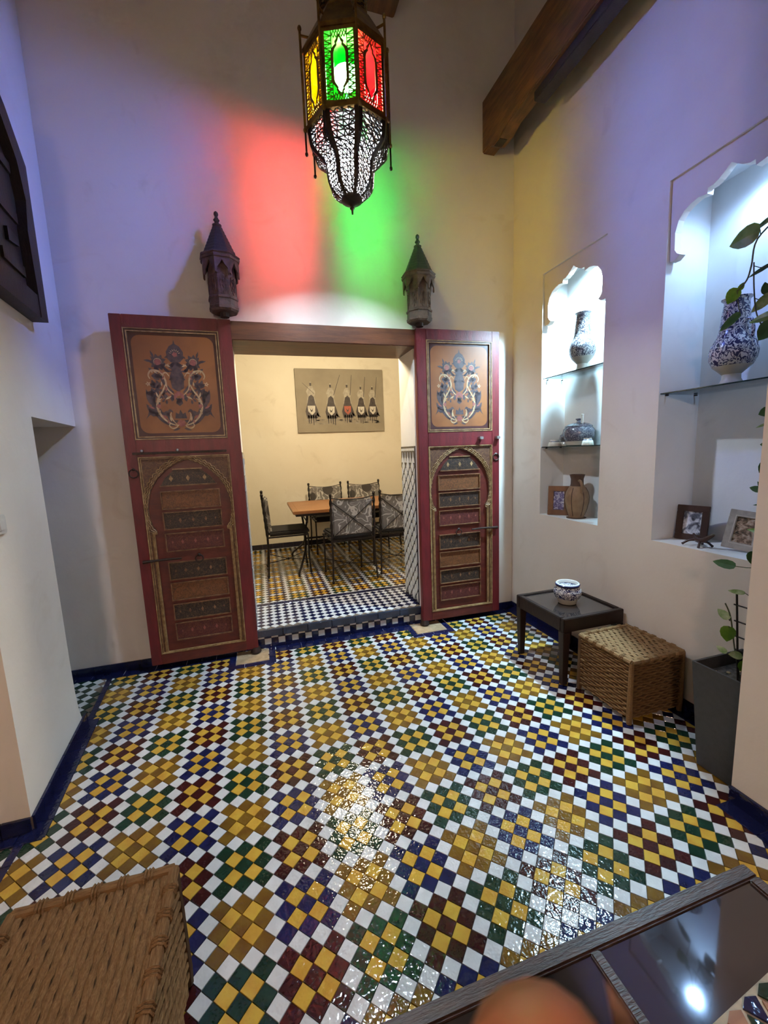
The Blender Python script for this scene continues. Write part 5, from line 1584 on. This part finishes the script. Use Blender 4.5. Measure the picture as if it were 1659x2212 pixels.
def make_chair():
    t = thing('iron_chair', '', 'chair')
    hw, hd, sh, bh = 0.235, 0.225, 0.46, 0.93
    B = lambda mb, nm, mat, par=t, **k_: mb.build(nm, mat, par, local=True, **k_)
    for s in (-1, 1):
        # twisted back post running down into the rear leg
        pts = [(s * (hw + 0.015), -hd - 0.02, 0.004), (s * hw, -hd, 0.25), (s * hw, -hd, sh)]
        o = B(MB().tube(pts, [0.010, 0.010, 0.011], 8), 'leg', M_IRON)
        B(MB().ball((s * (hw + 0.014), -hd - 0.019, 0.022), 0.016, 8, 1.2), 'foot', M_IRON, o)
        q = MB()
        for ph in (0, pi):
            q.tube([(s * hw + 0.008 * cos(ph + k * 0.9), -hd - 0.03 * k / 20 + 0.008 * sin(ph + k * 0.9), sh + (bh - sh) * k / 20) for k in range(21)], 0.0085, 6)
        o = B(q, 'back_post', M_IRON)
        B(MB().ball((s * hw, -hd - 0.03, bh + 0.012), 0.017, 8, 1.2), 'finial', M_IRON, o)
        o = B(MB().tube([(s * (hw - 0.015), hd + 0.012, 0.004), (s * (hw - 0.015), hd, 0.2), (s * (hw - 0.015), hd, sh)], [0.010, 0.010, 0.010], 8), 'leg', M_IRON)
        B(MB().ball((s * (hw - 0.015), hd + 0.011, 0.022), 0.016, 8, 1.2), 'foot', M_IRON, o)
        B(MB().bar((s * (hw - 0.005), -hd, sh), (s * (hw - 0.015), hd, sh), 0.016), 'seat_rail', M_IRON)
        # lower crossing stretchers
        B(MB().tube([(s * hw, -hd - 0.005, 0.17), (0, 0, 0.145), (-s * (hw - 0.015), hd, 0.17)], 0.005, 6), 'stretcher', M_IRON)
        # back cross
        B(MB().tube([(s * hw, -hd - 0.012, sh + 0.03), (-s * hw, -hd - 0.036, bh - 0.05)], 0.0048, 6), 'back_cross', M_IRON)
    B(MB().ball((0, 0, 0.145), 0.014, 8), 'stretcher_boss', M_IRON)
    B(MB().bar((-hw, hd, sh), (hw, hd, sh), 0.016), 'seat_rail', M_IRON)
    B(MB().bar((-hw, -hd, sh), (hw, -hd, sh), 0.016), 'seat_rail', M_IRON)
    B(MB().tube([(-hw, -hd - 0.03, bh - 0.015), (-hw * 0.5, -hd - 0.03, bh - 0.035), (0, -hd - 0.03, bh - 0.042), (hw * 0.5, -hd - 0.03, bh - 0.035), (hw, -hd - 0.03, bh - 0.015)], 0.006, 6), 'top_rail', M_IRON)
    q = MB()
    q.box(-hw + 0.012, hw - 0.012, -hd + 0.01, hd + 0.02, sh + 0.008, sh + 0.065)
    B(q, 'seat_cushion', M_BLACKF, bevel=0.018, smooth=True)
    vs_ = []
    q = MB()
    x1_, zt0, zt1 = hw - 0.016, sh + 0.05, bh - 0.035
    q.add([(-x1_, -hd + 0.002, zt0), (x1_, -hd + 0.002, zt0), (x1_, -hd + 0.055, zt0), (-x1_, -hd + 0.055, zt0), (-x1_ - 0.004, -hd - 0.022, zt1), (x1_ + 0.004, -hd - 0.022, zt1), (x1_ + 0.004, -hd + 0.03, zt1), (-x1_ - 0.004, -hd + 0.03, zt1)],
          [(0, 3, 2, 1), (4, 5, 6, 7), (0, 1, 5, 4), (1, 2, 6, 5), (2, 3, 7, 6), (3, 0, 4, 7)])
    B(q, 'back_cushion', M_FAB, bevel=0.016, smooth=True)
    return t
ch0 = make_chair()
CH = [(1.062, 3.225, 4.5, 'black iron chair with grey patterned back cushion nearest the doorway, back turned'),
      (1.655, 3.325, -2, 'black iron chair with patterned cushion partly hidden by the right door jamb'),
      (0.430, 3.735, -90, 'black iron chair seen in profile at the left end of the dining table'),
      (1.075, 4.575, 180, 'black iron chair behind the dining table, left of the two by the far wall'),
      (1.660, 4.575, 180, 'black iron chair behind the dining table, right of the two by the far wall')]
for i, (x, y, rz, lb) in enumerate(CH):
    c = ch0 if i == 0 else copy_tree(ch0)
    c.location = (x, y, FD); c.rotation_euler = (0, 0, radians(rz))
    tag(c, lb, 'chair', 'iron dining chairs')

# painting of five riders (flat paint on canvas)
M_CANV = M('canvas_tan', (0.30, 0.255, 0.185), (0.25, 0.21, 0.15), rough=0.8, scale=3, bs=0.1, bscale=120)
M_PDK = M('paint_dark', (0.030, 0.022, 0.02), (0.06, 0.045, 0.04), rough=0.6, scale=30)
M_PWH = M('paint_white', (0.60, 0.56, 0.48), (0.42, 0.38, 0.31), rough=0.6, scale=30)
M_PRB = M('paint_robe', (0.42, 0.37, 0.29), (0.30, 0.26, 0.20), rough=0.6, scale=30)
M_PRD = M('paint_red', (0.40, 0.10, 0.05), (0.30, 0.07, 0.04), rough=0.6, scale=30)
M_PGR = M('paint_dust', (0.15, 0.125, 0.10), (0.34, 0.30, 0.24), rough=0.7, scale=14, detail=5)
PX0, PX1, PZ0, PZ1 = 0.765, 2.075, 1.845, 2.755
pt = thing('painting', 'tan canvas painting of five charging riders on the dining room wall', 'painting', ((PX0 + PX1) / 2, 5.04, PZ0))
MB().box(PX0, PX1, 5.012, 5.049, PZ0, PZ1).build('canvas', M_CANV, pt)
PW_, PH_ = PX1 - PX0, PZ1 - PZ0
def pf(u, v, d):
    return (PX0 + u * PW_, 5.0115 - d, PZ1 - v * PH_)
r2 = random.Random(21)
dust = MB()
for k in range(60):
    u = 0.08 + 0.86 * r2.random(); v = 0.80 + 0.07 * r2.random()
    dust.prism([(u - 0.03, v), (u, v - 0.018 * r2.random() - 0.004), (u + 0.03, v), (u, v + 0.008)], 0.0, 0.0004, pf)
dust.build('dust', M_PGR, pt)
for (cx, hy, sc_, red, gx, gy) in ((0.165, 0.23, 1.0, 0, 0.075, 0.22), (0.385, 0.255, 0.97, 0, 0.50, 0.09), (0.575, 0.255, 0.95, 1, 0.635, 0.09), (0.735, 0.285, 0.9, 0, 0.79, 0.12), (0.872, 0.29, 0.88, 0, 0.93, 0.12)):
    P_ = lambda pts: [(cx + a * (0.052 + 0.022 * min(1, max(0, c * 2))) * sc_, hy + c * 0.62 * sc_) for a, c in pts]
    dk = MB(); wh = MB(); rd = MB()
    dk.prism(P_([(-0.22, 0.0), (0.0, -0.035), (0.2, 0.0), (0.15, 0.06), (-0.15, 0.06)]), 0.0004, 0.001, pf)      # head
    wh.prism(P_([(-0.2, -0.025), (0.0, -0.055), (0.2, -0.02), (0.0, -0.01)]), 0.001, 0.0014, pf)                   # turban
    wh.prism(P_([(-0.35, 0.07), (0.35, 0.07), (0.8, 0.22), (0.55, 0.34), (0.7, 0.5), (-0.7, 0.5), (-0.55, 0.30), (-0.85, 0.20)]), 0.0002, 0.0008, pf)   # robe
    dk.prism(P_([(-0.40, 0.33), (0.05, 0.28), (0.45, 0.34), (0.55, 0.50), (0.85, 0.64), (1.10, 0.80), (0.85, 0.88), (-0.75, 0.88), (-0.95, 0.70), (-0.62, 0.52)]), 0.0006, 0.0012, pf)   # horse
    for a in (-0.5, -0.15, 0.2, 0.55):
        ln_ = r2.uniform(0.95, 1.06)
        dk.prism(P_([(a - 0.10, 0.80), (a + 0.12, 0.80), (a + 0.05, ln_), (a - 0.05, ln_)]), 0.0006, 0.0012, pf)
    dk.prism(P_([(0.7, 0.72), (1.3, 0.84), (1.15, 0.86), (0.7, 0.80)]), 0.0006, 0.0012, pf)
    rd.prism(P_([(-0.6, 0.56), (0.55, 0.56), (0.5, 0.72), (0.0, 0.80), (-0.55, 0.70)]), 0.0012, 0.0018, pf)      # breast cloth
    dk.prism(P_([(-0.3, 0.62), (0.0, 0.68), (0.28, 0.60), (0.1, 0.70), (-0.12, 0.72)]), 0.0018, 0.0021, pf)
    # rifle
    ax, ay = cx + 0.035 * sc_, hy + 0.14
    dk.prism([(ax - 0.003, ay + 0.02), (ax + 0.004, ay + 0.02), (gx + 0.0025, gy), (gx - 0.0015, gy)], 0.001, 0.0014, pf)
    o = wh.build('rider', M_PRB, pt)
    dk.build('horse', M_PDK, pt)
    rd.build('breast_cloth', M_PRD if red else M_PWH, pt)

# ================================================================== HAND OF THE PHOTOGRAPHER
def cp(x, y, z):      # metres right, down, forward of the lens
    return CAM + CR * x + CD * y + CF * z
hd = thing('person', 'blurred fingertip of the photographer poking in at the bottom edge', 'person', tuple(cp(0.05, 0.22, 0.07)))
def skin_mesh(name, chains, mat, parent):
    me = bpy.data.meshes.new(name)
    V_ = []; E_ = []; Rr = []
    idx = {}
    for ch in chains:
        prev = None
        for (p, r) in ch:
            key = tuple(round(c, 5) for c in p)
            if key not in idx:
                idx[key] = len(V_); V_.append(tuple(cp(*p))); Rr.append(r)
            i = idx[key]
            if prev is not None: E_.append((prev, i))
            prev = i
    me.from_pydata(V_, E_, [])
    me.materials.append(mat)
    o = bpy.data.objects.new(name, me)
    link(o, parent, winv(parent))
    md = o.modifiers.new('skin', 'SKIN'); md.use_smooth_shade = True
    for sv, r in zip(me.skin_vertices[0].data, Rr):
        sv.radius = (r, r)
    me.skin_vertices[0].data[0].use_root = True
    sb = o.modifiers.new('sub', 'SUBSURF'); sb.levels = 2; sb.render_levels = 2
    return o
WR = ((0.100, 0.330, 0.115), 0.026)
PM = ((0.078, 0.265, 0.100), 0.028)
K1 = ((0.044, 0.186, 0.080), 0.013); K2 = ((0.066, 0.186, 0.092), 0.012); K3 = ((0.088, 0.192, 0.104), 0.011); K4 = ((0.106, 0.204, 0.112), 0.010)
chains = [[WR, PM, K1, ((0.0325, 0.140, 0.064), 0.0105), ((0.0235, 0.094, 0.0505), 0.0100), ((0.0172, 0.0620, 0.0440), 0.0096), ((0.0160, 0.0548, 0.0428), 0.0082)],
          [PM, K2, ((0.068, 0.160, 0.088), 0.009), ((0.064, 0.146, 0.072), 0.0085), ((0.060, 0.152, 0.058), 0.008)],
          [PM, K3, ((0.091, 0.166, 0.102), 0.009), ((0.087, 0.152, 0.088), 0.0085), ((0.082, 0.158, 0.074), 0.008)],
          [PM, K4, ((0.109, 0.180, 0.112), 0.008), ((0.106, 0.168, 0.100), 0.0075), ((0.101, 0.172, 0.088), 0.007)],
          [PM, ((0.046, 0.262, 0.082), 0.014), ((0.022, 0.236, 0.070), 0.011), ((0.006, 0.208, 0.064), 0.010), ((-0.002, 0.186, 0.060), 0.009)]]
skin_mesh('hand', chains, M_SKIN, hd)
# nail on the index finger, facing away to the right of the lens
nl = MB()
na, nb_2 = cp(0.0238, 0.0525, 0.0405), cp(0.0280, 0.0680, 0.0440)
tn = (nb_2 - na).normalized()
for_n = (CR * 0.9 - CF * 0.35); for_n = (for_n - tn * for_n.dot(tn)).normalized()
sdn = tn.cross(for_n)
Vn = []; Fn = []
for i in range(5):
    for j in range(5):
        u = i / 4; v = (j - 2) / 2
        wdt = 0.0055 * (0.75 + 0.25 * sin(pi * min(1, u + 0.25)))
        Vn.append(na + tn * (u * 0.012) + sdn * (v * wdt) + for_n * (0.0015 - 0.003 * v * v))
for i in range(4):
    for j in range(4):
        Fn.append((i * 5 + j, i * 5 + j + 1, (i + 1) * 5 + j + 1, (i + 1) * 5 + j))
nl.add(Vn, Fn)
nl.build('finger_nail', M_NAILS, hd, smooth=True)
MB().tube([cp(0.098, 0.322, 0.113), cp(0.13, 0.46, 0.07), cp(0.18, 0.68, -0.10)], [0.036, 0.045, 0.055], 14).build('sleeve', M_SLEEVE, hd, smooth=True)
